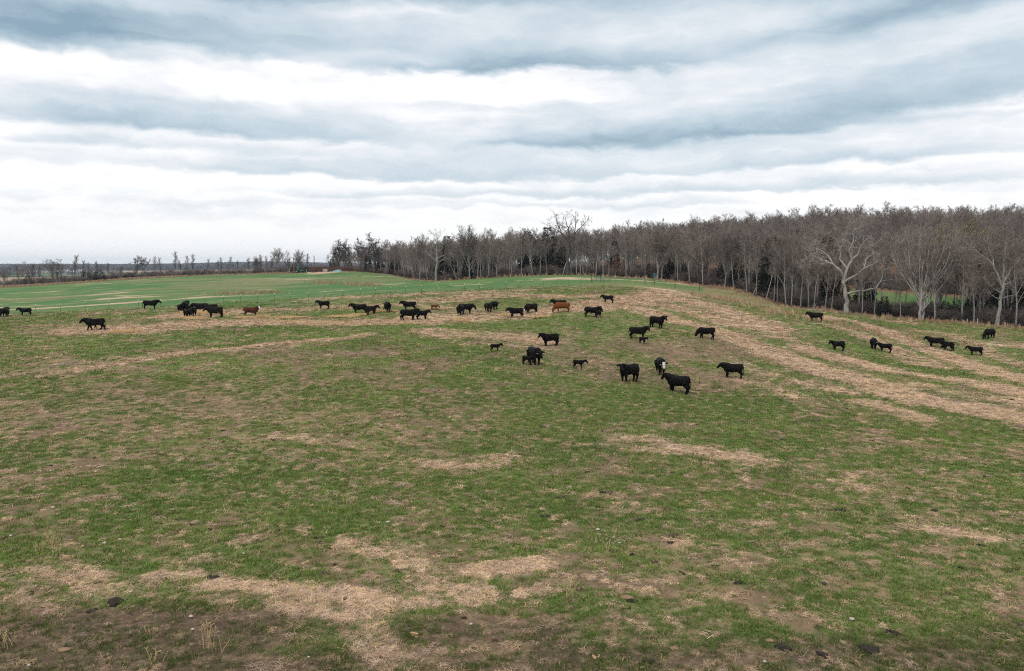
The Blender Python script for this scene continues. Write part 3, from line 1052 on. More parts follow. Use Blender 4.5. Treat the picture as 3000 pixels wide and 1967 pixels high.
def tree_meshes(name, seed, H=16.0, r0=.22, fork=.4, trunk_to=.85, limbs=10, limb_len=.42, ang=(25, 50), trop=.05, sub=(6, 6, 5), wob=.10, bark='grey', twig='grey',
                lean=(0, 0), multi=1, tw=.017, tipleaf=None, clump=False):
    """a bare tree: (trunk mesh, crown mesh); heights in metres"""
    rg = random.Random(seed)
    tr, cr = MB(), MB()
    tips = []

    def along(pts, t):
        k = t * (len(pts) - 1)
        i = min(int(k), len(pts) - 2)
        return pts[i].lerp(pts[i + 1], k - i), (pts[i + 1] - pts[i]).normalized()

    def side(d, ang_, az):
        o = d.orthogonal().normalized()
        o = Quaternion(d, az) @ o
        return (d * math.cos(ang_) + o * math.sin(ang_)).normalized()

    def twigs(pts, L, lvl):
        cnt = sub[lvl]
        for j in range(cnt):
            t = rg.uniform(.18, 1.0)
            p, d = along(pts, t)
            l2 = L * rg.uniform(.38, .68) * (1.1 - .4 * t)
            d2 = side(d, math.radians(rg.uniform(22, 55)), rg.random() * 6.283)
            if lvl == len(sub) - 1:
                d2 = (d2 + Vector((0, 0, .75))).normalized()
                pp, _ = bez(p, d2, l2 * 1.45, 2, rg, .14, trop)
                cr.tube(pp, [tw, tw * .8, tw * .40], 3, 0, cap=False)
                tips.append(pp[-1])
            else:
                r = max(tw * (1.9 if lvl == 0 else 1.25), .011 * l2)
                pp, _ = bez(p, d2, l2, 3, rg, wob, trop)
                cr.tube(pp, [r, r * .85, r * .65, r * .4], 3 if lvl else 4, 0, cap=False)
                twigs(pp, l2, lvl + 1)
    for s in range(multi):
        az = 6.283 * s / max(multi, 1) + rg.random()
        d0 = Vector((lean[0], lean[1], 1))
        base = Vector((0, 0, -.3))
        if multi > 1:
            d0 = Vector((math.cos(az) * rg.uniform(.08, .32), math.sin(az) * rg.uniform(.08, .32), 1))
            base = Vector((math.cos(az) * r0 * .7, math.sin(az) * r0 * .7, -.3))
        h = H * trunk_to * (rg.uniform(.8, 1) if multi > 1 else 1)
        rr = r0 * (1 if multi == 1 else .62)
        pts, _ = bez(base, d0, h, 8, rg, .035 if multi == 1 else .03, .03)
        n = len(pts)
        rad = [rr * (1.45 if i == 0 else 1) * (1 - .86 * (i / (n - 1)) ** .9) for i in range(n)]
        # lower stem and upper leader both belong to the trunk
        tr.tube(pts, rad, 7)
        for k in range(limbs if multi == 1 else max(3, limbs // multi + 2)):
            t = fork + (1 - fork) * ((k + rg.random() * .8) / max(limbs if multi == 1 else limbs // multi + 2, 1))
            t = min(t, .99)
            p, d = along(pts, t)
            rl = max(np.interp(t * (n - 1), range(n), rad) * .62, tw * 2.2)
            l = H * limb_len * rg.uniform(.7, 1.15) * (1.12 - .62 * (t - fork) / (1 - fork))
            d2 = side(d, math.radians(rg.uniform(*ang)), k * 2.4 + rg.random())
            pp, _ = bez(p, d2, l, 5, rg, wob, trop)
            rads = [rl * (1 - .8 * i / 5) for i in range(6)]
            tr.tube(pp, rads, 5, cap=False)
            twigs(pp, l, 0)
        twigs(pts[-4:], H * .20, 1)
        twigs(pts[-6:], H * .16, 1)
    if tipleaf:
        for p in tips:
            if rg.random() < tipleaf[0]:
                for q in range(tipleaf[2]):
                    c = p + Vector((rg.gauss(0, .22), rg.gauss(0, .22), rg.gauss(0, .22)))
                    a = Vector((rg.gauss(0, 1), rg.gauss(0, 1), rg.gauss(0, 1))).normalized() * tipleaf[1]
                    b_ = a.orthogonal().normalized() * tipleaf[1] * .7
                    cr.add([c - a, c + b_, c + a, c - b_], [(0, 1, 2, 3)], 1)
    mats = [TWIG[twig]] + ([TWIG[tipleaf[3]]] if tipleaf else [])
    return tr.mesh(name + '_trunk', [BARK[bark]], True), cr.mesh(name + '_crown', mats)


def cedar_meshes(name, seed, H=6.0, R=1.9, rusty=False, skirt=.06):
    rg = random.Random(seed)
    tr, cr = MB(), MB()
    tr.tube([(0, 0, -.2), (0.03, 0, H * .5), (0, .04, H * .97)], [H * .02, H * .012, .01], 6)
    n = int(900 * (H / 6) ** 1.0)
    lobes = [(rg.random() * 6.283, rg.uniform(.1, .8), rg.uniform(.15, .4)) for _ in range(9)]
    for i in range(n):
        t = skirt + (1 - skirt) * (1 - math.sqrt(1 - rg.random() * .98))
        a = rg.random() * 6.283
        prof = (1 - t) ** .62 * (.55 + .45 * min(1, t / .12))
        bump = 1 + sum(k * .9 * math.exp(-((math.cos(a - la) - 1) ** 2) * 6 - ((t - lt) / .10) ** 2) for la, lt, k in lobes) - .22 * (math.sin(t * 55 + a) * .5 + .5)
        r = R * prof * bump * (1 - .55 * rg.random() ** 2.2)
        p = Vector((math.cos(a) * r, math.sin(a) * r, t * H))
        o = Vector((math.cos(a), math.sin(a), rg.uniform(-.1, .7)))
        L = rg.uniform(.16, .42) * (H / 6) ** .5
        w = Vector((-math.sin(a), math.cos(a), rg.uniform(-.5, .5))).normalized() * L * .28
        cr.add([p - o * L * .4 - w * .5, p + w, p + o * L, p - w], [(0, 1, 2, 3)])
        cr.add([p - o * L * .3, p + Vector((0, 0, L * .22)), p + o * L * .9, p - Vector((0, 0, L * .2))], [(0, 1, 2, 3)])
    return tr.mesh(name + '_trunk', [CEDARBARK], True), cr.mesh(name + '_crown', [CEDAR_RUST if rusty else CEDAR])


def shrub_meshes(name, seed, H=2.4, R=1.6, twig='dark'):
    rg = random.Random(seed)
    tr, cr = MB(), MB()
    for i in range(9):
        a = rg.random() * 6.283
        pts, _ = bez((math.cos(a) * .2, math.sin(a) * .2, -.1), (math.cos(a) * .5, math.sin(a) * .5, 1), H * rg.uniform(.6, 1), 4, rg, .15, .02)
        tr.tube(pts, [.03, .026, .02, .014, .008], 4, cap=False)
        for j in range(16):
            k = rg.uniform(.2, 1) * 4
            q = min(int(k), 3)
            p = pts[q].lerp(pts[q + 1], k - q)
            d = Vector((rg.gauss(0, 1), rg.gauss(0, 1), rg.uniform(.0, 1.2))).normalized()
            pp, _ = bez(p, d, R * rg.uniform(.3, .7), 2, rg, .2, .05)
            cr.tube(pp, [.013, .010, .006], 3, cap=False)
            for m_ in range(3):
                d3 = (d + Vector((rg.gauss(0, .7), rg.gauss(0, .7), rg.gauss(0, .7)))).normalized()
                cr.tube([pp[1], pp[1] + d3 * R * rg.uniform(.15, .4)], [.009, .005], 3, cap=False)
    return tr.mesh(name + '_stems', [BARK['dark']]), cr.mesh(name + '_crown', [TWIG[twig]])


KINDS = {
    'slim': [tree_meshes('slim_tree', 100 + i, 16, .14, .30, .96, 13, .25, (14, 36), .08, (5, 4, 4), bark='grey', tw=.016) for i in range(3)],
    'slimpale': [tree_meshes('slim_tree', 110 + i, 16, .16, .36, .95, 12, .26, (15, 40), .07, (5, 4, 4), bark='pale', tw=.016) for i in range(2)],
    'mid': [tree_meshes('mid_tree', 120 + i, 16, .18, .26, .94, 14, .34, (16, 42), .07, (5, 5, 4), bark='grey', tw=.016) for i in range(4)],
    'dark': [tree_meshes('dark_tree', 130 + i, 16, .24, .24, .82, 13, .38, (26, 58), .03, (6, 6, 4), wob=.16, bark='dark', twig='dark', tw=.028) for i in range(3)],
    'fan': [tree_meshes('fan_tree', 140 + i, 16, .24, .22, .62, 13, .52, (12, 38), .06, (6, 6, 4), wob=.07, bark='grey', twig='grey', tw=.026) for i in range(2)],
    'wide': [tree_meshes('wide_tree', 150 + i, 16, .26, .28, .82, 14, .42, (24, 56), .04, (6, 6, 4), wob=.15, bark='grey', tw=.018) for i in range(2)],
    'far': [tree_meshes('far_tree', 400 + i, 14, .2, .30, .97, 13, .27, (12, 34), .10, (5, 4, 3), bark='dark', twig='grey', tw=.026) for i in range(3)],
    'oakleaf': [tree_meshes('leafy_tree', 160, 16, .2, .35, .82, 11, .34, (28, 55), .04, (6, 5, 4), bark='dark', twig='dark', tw=.022, tipleaf=(.16, .16, 2, 'dark'))],
    'rust': [tree_meshes('rust_tree', 165, 9, .09, .12, .9, 12, .24, (30, 60), .03, (5, 5, 3), bark='grey', twig='grey', tw=.013, tipleaf=(.55, .12, 2, 'rust'))],
    'bud': [tree_meshes('budding_tree', 168, 16, .2, .25, .7, 13, .42, (16, 44), .05, (6, 6, 5), bark='grey', twig='grey', tw=.016, tipleaf=(.5, .09, 2, 'bud'))],
    'lean': [tree_meshes('leaning_tree', 170 + i, 14, .15, .42, .9, 8, .26, (20, 55), .07, (5, 5, 4), bark='pale', tw=.016, lean=(.42, .1)) for i in range(2)],
    'cedar': [cedar_meshes('cedar', 180 + i, 6, 1.9 + .3 * i) for i in range(3)],
    'tallcedar': [cedar_meshes('cedar', 190 + i, 11, 2.3, skirt=.05) for i in range(2)],
    'rustcedar': [cedar_meshes('cedar', 195, 11, 2.4, rusty=True)],
    'shrub': [shrub_meshes('shrub', 200 + i) for i in range(3)],
    'hedge': [shrub_meshes('shrub', 220 + i, 3.0, 2.0, 'grey') for i in range(3)],
    'greyshrub': [shrub_meshes('shrub', 210 + i, 3.0, 2.0, 'brown') for i in range(2)],
}
KH = {'far': 14, 'slim': 16, 'slimpale': 16, 'mid': 16, 'dark': 16, 'fan': 16, 'wide': 16, 'far': [tree_meshes('far_tree', 400 + i, 14, .2, .30, .97, 13, .27, (12, 34), .10, (5, 4, 3), bark='dark', twig='grey', tw=.026) for i in range(3)],
    'oakleaf': 16, 'rust': 9, 'bud': 16, 'lean': 13, 'cedar': 6, 'tallcedar': 11, 'rustcedar': 11, 'shrub': 2.6, 'greyshrub': 3.2, 'hedge': 3.0}
# actual heights of the variants
for k, vs in KINDS.items():
    hs_ = []
    for t_, c_ in vs:
        a = np.empty(len(c_.vertices) * 3, np.float32)
        c_.vertices.foreach_get('co', a)
        hs_.append(float(a[2::3].max()))
    KH[k] = hs_
_count = {}


def plant(kind, x, y, h, label, group=None, name=None, cat='tree', rz=None, variant=None, wide=1.0, z=None):
    v = _count.get(kind, 0)
    _count[kind] = v + 1
    i = variant if variant is not None else v % len(KINDS[kind])
    tm, cm = KINDS[kind][i]
    s = h / KH[kind][i]
    o = empty(name or ('cedar_tree' if 'cedar' in kind else 'shrub' if 'shrub' in kind else 'bare_tree'), (x, y, on_ground(x, y) - .05 if z is None else z), rnd.random() * 6.283 if rz is None else rz)
    o.scale = (s * wide, s * wide, s)
    tag(o, label, cat, group)
    link('trunk' if 'shrub' not in kind else 'stem', tm, o)
    link('crown', cm, o)
    return o


def place_tree(kind, px, base, top, label, group=None, D=None, **kw):
    """a tree whose foot and top were read off the photograph"""
    D = D or edge_D(px)
    x, y = at(px, 800, D)[:2]
    z = on_ground(x, y)
    _, rz = ray(px, top)
    h = CAMZ + rz * D - z
    return plant(kind, x, y, max(h, .8), label, group, **kw)


WG = 'bare trees along the edge of the wood'
# the wood's front rank, left to right
front = [
    ('dark', 985, 785, 698, 'dark spreading bare tree at the left end of the wood, next to the tall pole'),
    ('dark', 1008, 781, 697, 'dark bare tree close behind the corral, second at the left end of the wood'),
    ('dark', 1055, 778, 694, 'broad dark oak with rounded bare crown standing over the corral end'),
    ('dark', 1098, 780, 678, 'tallest dark bare tree at the left end of the wood beyond the corral'),
    ('mid', 1130, 790, 700, 'grey bare tree just right of the tall dark tree past the corral'),
    ('mid', 1158, 797, 706, 'grey bare tree over the leaf strewn slope above the mound'),
    ('slim', 1185, 803, 702, 'narrow bare tree at the top of the brown slope'),
    ('slimpale', 1210, 808, 712, 'pale straight stem at the brown slope left of the tall brush topped tree'),
    ('fan', 1230, 810, 678, 'tall brush topped bare tree left of the white limbed tree'),
    ('lean', 1341, 820, 716, 'light grey bare tree leaning left beside the white limbed tree'),
    ('fan', 1376, 820, 655, 'tall bare tree with high rounded fan crown above the green crest'),
    ('slim', 1398, 819, 700, 'slim bare tree right of the tall fan crowned tree'),
    ('slimpale', 1409, 818, 705, 'thin pale stem, right one of a close pair over the green crest'),
    ('slim', 1430, 816, 680, 'slim grey tree over the green crest, between the pale stems'),
    ('mid', 1455, 815, 690, 'grey tree with short pale stem above the left back fence posts'),
    ('mid', 1500, 812, 676, 'grey bare tree behind the first of the dark back fence posts'),
    ('mid', 1527, 810, 680, 'grey bare tree behind the left part of the dark back fence'),
    ('slim', 1560, 809, 672, 'slim tree behind the middle of the dark back fence'),
    ('mid', 1582, 808, 668, 'bare tree left of the pair that leans out over the back fence'),
    ('slim', 1603, 807, 668, 'slim straight tree behind the right part of the back fence'),
    ('lean', 1648, 806, 690, 'leaning grey stem at the foot of the giant black limbed tree'),
    ('slimpale', 1689, 806, 672, 'thin pale trunk right beside the giant black limbed tree'),
    ('slimpale', 1699, 806, 668, 'second thin pale trunk right of the giant black limbed tree'),
    ('slimpale', 1709, 806, 664, 'third thin pale trunk right of the giant black limbed tree'),
    ('slimpale', 1745, 808, 662, 'pale slim trunk right behind the left end of the metal gate'),
    ('slimpale', 1768, 811, 664, 'pale slim trunk right behind the middle of the metal gate'),
    ('slim', 1784, 811, 668, 'grey slim trunk behind the right end of the metal gate'),
    ('slimpale', 1835, 814, 664, 'straight pale trunk left of the two large fan crowned trees by the green box'),
    ('fan', 1927, 820, 652, 'thick pale trunked tree with a wide fan of boughs beside the green box'),
    ('mid', 1986, 828, 664, 'grey bare tree where the dirt track enters the wood'),
    ('mid', 2020, 833, 660, 'grey bare tree just right of the dirt track'),
    ('slimpale', 2060, 838, 655, 'straight pale trunk standing forward at the top of the right hand slope'),
    ('fan', 2124, 845, 665, 'twin stemmed fan crowned tree at the top of the right hand slope'),
    ('slim', 2150, 848, 670, 'slim trunk right of the twin stemmed tree on the slope'),
    ('slimpale', 2190, 857, 690, 'pale trunk with low limb in front of the dark cedars on the slope'),
    ('lean', 2206, 865, 680, 'grey trunk leaning right in front of the large dark cedar'),
    ('slim', 2217, 872, 690, 'slim trunk between the two leaning trees on the slope'),
    ('lean', 2245, 884, 720, 'strongly leaning pale stem below the large dark cedar'),
    ('slim', 2270, 893, 700, 'slim grey stem just right of the strongly leaning pale stem'),
    ('slim', 2279, 890, 690, 'twin of the slim grey stem right of the leaning pale stem'),
    ('mid', 2306, 898, 672, 'grey bare tree midway down the wooded slope'),
    ('slim', 2321, 901, 690, 'slim tree midway down the wooded slope'),
    ('slimpale', 2348, 907, 680, 'pale footed tree left of the lone cow standing below the wood'),
    ('mid', 2372, 906, 690, 'grey tree right behind the lone cow below the wood'),
    ('slimpale', 2388, 906, 700, 'small pale tree by the fallen limb'),
    ('slim', 2440, 912, 720, 'thin bare tree left of the twisted white oak'),
    ('slimpale', 2530, 915, 760, 'thin pale stem under the right boughs of the twisted white oak'),
    ('slim', 2567, 918, 740, 'thin bare tree right of the twisted white oak'),
    ('slimpale', 2645, 935, 790, 'short stem with flared white foot left of the great fan shaped tree'),
    ('slim', 2745, 940, 730, 'dark stem just right of the great fan shaped tree'),
    ('slimpale', 2860, 952, 770, 'slim pale stem between the dark bushes and the forked white tree'),
    ('mid', 2985, 962, 690, 'grey bare tree at the right border of the photograph'),
]
for k, px, base, top, lab in front:
    kw = {}
    if k == 'lean':
        kw['rz'] = 2.9 if px == 1341 else (0.15 if px > 2200 else .3)
    place_tree(k, px, base, top, lab, WG, **kw)
place_tree('rust', 1803, 813, 742, 'small tree still carrying rust red leaves behind the fence right of the gate', 'rust leaved saplings', D=199, name='rust_leaved_tree')
place_tree('rust', 1918, 822, 770, 'rust leaved sapling low behind the green box', 'rust leaved saplings', D=200, name='rust_leaved_tree')
place_tree('bud', 2835, 940, 628, 'tree with yellow green buds high behind the great fan shaped tree', D=165, name='budding_tree')
place_tree('bud', 2750, 930, 640, 'tree with a faint yellow green haze of buds behind the great fan shaped tree', D=158, name='budding_tree')


# hero trees, drawn limb by limb: (points in metres from the foot: x right, y away, z up; radii)
def hero(name, px, label, limbs, bark, twig, seed, D=None, sub=(6, 5, 4), tw=.018, wob=.16, twl=.55, trop=.03, mult=1.4):
    rg = random.Random(seed)
    D = D or edge_D(px)
    x, y = at(px, 800, D)[:2]
    o = empty(name, (x, y, on_ground(x, y) - .05))
    tag(o, label, 'tree', WG)
    tr, cr = MB(), MB()

    def twigs(pts, L, lvl):
        for j in range(sub[lvl]):
            t = rg.uniform(.25, 1.0) * (len(pts) - 1)
            i = min(int(t), len(pts) - 2)
            p = pts[i].lerp(pts[i + 1], t - i)
            d = (pts[i + 1] - pts[i]).normalized()
            o_ = Quaternion(d, rg.random() * 6.283) @ d.orthogonal().normalized()
            a = math.radians(rg.uniform(25, 65))
            d2 = d * math.cos(a) + o_ * math.sin(a)
            l2 = L * rg.uniform(.35, .7)
            pp, _ = bez(p, d2, l2, 3, rg, wob, trop)
            if lvl == 0:
                r = .036
            elif lvl < len(sub) - 1:
                r = .028
            else:
                r = tw
            (tr if lvl == 0 else cr).tube(pp, [r, r * .85, r * .65, r * .4], 4 if lvl == 0 else 3, 0, cap=False)
            if lvl < len(sub) - 1:
                twigs(pp, l2, lvl + 1)
    for pts, rads, dense in limbs:
        pts = [Vector(p) for p in pts]
        # soften with extra wobbling points
        q, rr = [], []
        for i in range(len(pts) - 1):
            for k in range(3):
                t = k / 3
                w_ = .06 * (pts[i + 1] - pts[i]).length * (0 if (i == 0 and k == 0) else 1)
                q.append(pts[i].lerp(pts[i + 1], t) + Vector((rg.gauss(0, w_), rg.gauss(0, w_), rg.gauss(0, w_))) * .5)
                rr.append(rads[i] + (rads[i + 1] - rads[i]) * t)
        q.append(pts[-1])
        rr.append(rads[-1])
        tr.tube(q, rr, 7, cap=False)
        if dense:
            L = sum((pts[i + 1] - pts[i]).length for i in range(len(pts) - 1))
            for _ in range(max(1, round(dense * mult))):
                twigs(q[len(q) // 4:], min(L * twl, 5.0), 0)
    tr.build('trunk', BARK[bark], o, True)
    cr.build('crown', TWIG[twig], o)
    return o


hero('twisted_white_oak', 2483, 'twisted white limbed oak reaching wide over the foot of the wood',
     [([(0, 0, -.2), (.05, 0, 2.2), (-.35, 0, 4.3), (-.55, .1, 6.2)], [.52, .38, .35, .32], 0),
      ([(-.55, .1, 6.2), (-1.6, -.4, 7.8), (-2.9, -.6, 8.9), (-4.1, -.2, 9.5), (-5.6, .2, 10.2), (-7.0, .4, 10.5)], [.30, .26, .21, .16, .11, .05], 2),
      ([(-2.9, -.6, 8.9), (-3.4, .3, 10.4), (-4.9, .6, 11.6), (-6.2, .5, 12.0)], [.16, .13, .09, .04], 1),
      ([(-.55, .1, 6.2), (-.2, -.3, 8.2), (.6, -.2, 9.8), (.3, .3, 11.6), (1.0, .2, 13.2), (.8, 0, 14.6)], [.30, .25, .2, .16, .1, .05], 2),
      ([(.6, -.2, 9.8), (1.9, .3, 10.8), (2.3, .2, 12.4), (3.2, 0, 13.6)], [.17, .14, .1, .05], 1),
      ([(-.2, -.3, 8.2), (-1.3, .6, 9.8), (-1.0, .9, 11.4), (-1.8, .8, 13.2)], [.18, .14, .1, .05], 1),
      ([(-.5, .1, 5.6), (1.2, -.8, 7.0), (2.6, -1.0, 8.2), (4.0, -.6, 8.8), (5.4, -.3, 9.6)], [.24, .2, .16, .12, .05], 2),
      ([(2.6, -1.0, 8.2), (3.1, -.4, 9.8), (4.4, -.2, 10.9)], [.13, .1, .05], 1),
      ([(-.2, 0, 3.5), (1.4, -.9, 4.1), (3.4, -1.2, 4.4), (4.9, -1.0, 4.6), (5.9, -.6, 6.0), (6.6, -.2, 8.0)], [.2, .18, .15, .13, .1, .05], 1),
      ([(-.4, 0, 4.6), (-1.2, -.6, 5.4), (-1.3, -.7, 6.3)], [.14, .09, .04], 0)], 'pale', 'pale', 301, sub=(5, 4, 4), wob=.30, tw=.024)
hero('white_limbed_tree', 1277, 'white limbed bare tree at the hollow between the mound and the green crest',
     [([(0, 0, -.2), (.2, 0, 3.2), (.5, 0, 6.4), (.3, .1, 9.0), (.5, 0, 11.5), (.4, 0, 13.2)], [.40, .33, .28, .22, .13, .04], 3),
      ([(.3, 0, 5.6), (-1.2, -.4, 7.0), (-2.6, -.5, 8.4)], [.17, .12, .05], 2), ([(.5, 0, 6.4), (2.0, -.5, 7.4), (4.4, -.4, 8.0), (6.2, 0, 8.4)], [.18, .14, .1, .05], 2),
      ([(.4, 0, 5.4), (2.2, -.4, 6.3), (4.0, -.4, 6.7)], [.13, .1, .05], 1), ([(.4, 0, 8.2), (-1.0, .3, 10.2), (-1.6, .4, 12.2)], [.15, .1, .04], 2), ([(.4, 0, 8.0), (2.0, .4, 9.8), (3.3, .5, 11.8)], [.15, .1, .04], 2)],
     'pale', 'pale', 302, sub=(4, 4, 4), tw=.024, mult=1)
hero('giant_bare_tree', 1660, 'giant black limbed tree with lightning shaped boughs rising above the whole wood',
     [([(0, 0, -.2), (.25, 0, 3.5), (.5, 0, 6.5), (.75, 0, 9.0)], [.46, .38, .34, .3], 0),
      ([(.75, 0, 9.0), (-1.0, -.3, 11.0), (-2.4, -.4, 13.6), (-3.0, 0, 15.8)], [.22, .18, .12, .04], 2), ([(.75, 0, 9.0), (.5, .3, 11.5), (.2, .3, 13.8), (-.6, .2, 16.6)], [.24, .18, .12, .04], 2),
      ([(.75, 0, 9.0), (1.9, .2, 11.2), (2.4, .2, 13.6), (2.3, .2, 16.4)], [.22, .17, .12, .04], 2), ([(1.9, .2, 11.2), (3.4, -.2, 12.8), (4.8, -.3, 14.4), (6.0, 0, 15.6)], [.16, .13, .09, .04], 2),
      ([(.6, 0, 7.2), (2.2, -.4, 8.0), (4.0, -.4, 8.7)], [.13, .1, .04], 1), ([(.5, 0, 6.2), (-.8, -.3, 6.6), (-1.7, -.2, 6.9)], [.1, .07, .03], 1), ([(.8, 0, 9.6), (-1.8, .2, 12.0), (-4.4, .3, 13.4)], [.14, .1, .04], 2)],
     'dark', 'dark', 303, sub=(4, 4, 4), wob=.2, tw=.026, mult=1).scale = (.93, .93, .93)
fan_l = []
_rg = random.Random(77)
for i in range(15):
    a = -1.15 + 2.3 * i / 14 + _rg.uniform(-.05, .05)
    dep = _rg.uniform(-1.4, 1.4)
    st = .35 * a
    L = 15.4 - 3.4 * abs(a) ** 1.6 + _rg.uniform(-.8, .6)
    z0 = _rg.uniform(1.4, 4.5)
    tilt = a * .62
    fan_l.append(([(st * .6, 0, z0), (st + math.sin(tilt) * L * .25, dep * .3, z0 + (L - z0) * .28), (st + math.sin(tilt) * L * .56, dep * .7, z0 + (L - z0) * .64), (st + math.sin(tilt) * L * .74, dep, L)],
                  [.095, .08, .06, .025], 2))
hero('fan_shaped_tree', 2703, 'great fan shaped tree of many close upright stems at the right of the wood',
     [([(-.1, 0, -.2), (-.12, 0, 2.0), (-.2, 0, 4.0), (-.4, 0, 7.0)], [.28, .23, .18, .12], 0), ([(.5, .3, -.2), (.55, .3, 2.0), (.7, .2, 4.5), (1.2, 0, 7.5)], [.26, .22, .17, .12], 0)] + fan_l,
     'grey', 'grey', 304, sub=(4, 4, 4), wob=.08, twl=.30, trop=.07, tw=.017)
hero('forked_white_tree', 2930, 'pale trunked tree whose limbs fork in a wide V near the right border',
     [([(0, 0, -.2), (.1, 0, 2.0), (.35, 0, 4.8), (.6, 0, 7.0)], [.36, .28, .25, .21], 0), ([(.5, 0, 6.2), (-.4, 0, 8.4), (-1.8, -.3, 10.4), (-3.6, -.4, 11.6), (-4.6, 0, 12.8)], [.2, .17, .13, .09, .04], 2),
      ([(.6, 0, 7.0), (.7, .2, 9.4), (.8, .2, 12.0), (.7, .2, 15.0)], [.2, .16, .11, .04], 2), ([(.6, 0, 7.0), (1.8, 0, 9.2), (3.2, 0, 11.0), (4.6, .2, 13.0)], [.2, .16, .11, .04], 2),
      ([(-.6, 0, 8.6), (-1.1, .4, 11.0), (-2.0, .6, 13.6)], [.14, .1, .04], 2), ([(.4, 0, 5.2), (-1.0, -.4, 6.0), (-2.6, -.5, 7.4)], [.12, .09, .03], 1), ([(.3, 0, 4.2), (-1.2, -.5, 5.0), (-2.2, -.5, 5.4)], [.09, .06, .03], 1),
      ([(.6, 0, 6.6), (2.4, -.4, 7.6), (4.4, -.3, 8.2)], [.12, .09, .03], 1), ([(.3, 0, 4.5), (1.6, -.4, 5.0), (2.9, -.4, 4.9)], [.07, .05, .02], 1)], 'pale', 'grey', 305, sub=(5, 5, 5), wob=.12, trop=.05)

# evergreens of the wood
ced = [('tallcedar', 2252, 880, 738, 171, 'large dark cedar behind the leaning stems on the right hand slope'), ('tallcedar', 2225, 880, 770, 176, 'dark cedar left of the large cedar on the slope'),
       ('rustcedar', 2262, 880, 690, 178, 'tall rusty brown cedar top above the large dark cedar'), ('tallcedar', 2290, 880, 700, 182, 'tall green cedar rising right behind the large dark cedar'),
       ('tallcedar', 2430, 905, 780, 158, 'broad dark cedar in the gloom left of the twisted white oak'), ('tallcedar', 2470, 905, 800, 160, 'dark cedar directly behind the twisted white oak'),
       ('tallcedar', 2545, 910, 800, 185, 'dark cedar behind the right boughs of the twisted white oak'), ('tallcedar', 2110, 838, 770, 194, 'dark cedar under the trees at the top of the slope'),
       ('tallcedar', 1945, 818, 772, 203, 'dark cedar right of the thick pale trunk by the green box'), ('tallcedar', 1972, 822, 766, 201, 'second dark cedar right of the green box'), ('tallcedar', 2003, 826, 772, 198, 'third dark cedar right of the green box'),
       ('tallcedar', 1900, 816, 772, 204, 'dark cedar left behind the green box'), ('tallcedar', 1078, 780, 742, 326, 'dark cedar at the foot of the dark oaks past the corral'), ('tallcedar', 1150, 785, 760, 300, 'dark cedar on the brown slope'),
       ('tallcedar', 1105, 782, 752, 318, 'dark cedar below the tallest tree at the left end of the wood'), ('tallcedar', 1310, 815, 690, 238, 'tall dark cedar behind the white limbed tree'), ('tallcedar', 1545, 806, 676, 222, 'dark pointed evergreen top showing above the middle of the wood'),
       ('tallcedar', 1603, 806, 664, 224, 'sharp evergreen spire left of the giant black limbed tree'), ('rustcedar', 2420, 895, 690, 182, 'rusty brown cedar crown left above the twisted white oak'), ('rustcedar', 2895, 940, 720, 150, 'rusty brown cedar left of the forked white tree'),
       ('tallcedar', 2880, 940, 760, 146, 'dark cedar left of the forked white tree'), ('tallcedar', 2965, 950, 770, 143, 'dark cedar right of the forked white tree'), ('tallcedar', 2800, 930, 830, 190, 'dark cedar across the glade behind the dark bushes'),
       ('tallcedar', 2700, 910, 790, 200, 'dark cedar across the glade behind the great fan shaped tree'), ('tallcedar', 2620, 905, 800, 198, 'dark cedar across the glade left of the great fan shaped tree'), ('tallcedar', 2760, 905, 780, 204, 'tall dark cedar across the glade'),
       ('cedar', 2594, 925, 866, 142, 'small young cedar with a thin stem right of the twisted white oak'), ('cedar', 2775, 938, 880, 139, 'low dark evergreen bush left in the clump right of the great fan shaped tree'),
       ('cedar', 2808, 940, 876, 140, 'biggest low evergreen bush right of the great fan shaped tree'), ('cedar', 2838, 945, 885, 138, 'low evergreen bush right in the clump before the glade'), ('cedar', 2960, 955, 885, 131, 'low evergreen bush at the foot of the forked white tree'),
       ('cedar', 2900, 950, 890, 136, 'low evergreen bush left of the foot of the forked white tree'), ('cedar', 2575, 930, 912, 139, 'tiny evergreen bush below the young cedar'), ('cedar', 2165, 850, 815, 184, 'low evergreen under the trees at mid slope')]
for k, px, base, top, D, lab in ced:
    place_tree(k, px, base, top, lab, 'evergreens in the wood', D=D)

# ---- the rest of the wood
ek = np.array([((p - 1500) / F) for p, _ in EDGE_PX])
ed = np.array([d for _, d in EDGE_PX])
pts = []
rw = random.Random(21)
cell = 2.9
for ix in range(int(-90 / cell), int(330 / cell)):
    for iy in range(int(95 / cell), int(560 / cell)):
        x, y = (ix + rw.random()) * cell, (iy + rw.random()) * cell
        k = x / y
        if k < -.232 or k > .86:
            continue
        D = np.interp(k, ek, ed)
        be = y - D
        if be < 2.5 or be > 230:
            continue
        px = 1500 + F * k
        if 18 < be < 50 and .39 < k < .615:
            continue
        if px < 1150 and be > 60:
            continue
        pr = .46 if be < 14 else .52 if be < 40 else .58 if be < 75 and .36 < k < .7 else .44 if be < 90 else .24
        if rw.random() > pr:
            continue
        pts.append((be, x, y, px))
pts.sort()
N_IND = 190
stuff_pts = []
inner = []
gs = 'unremarkable bare trees just inside the wood'
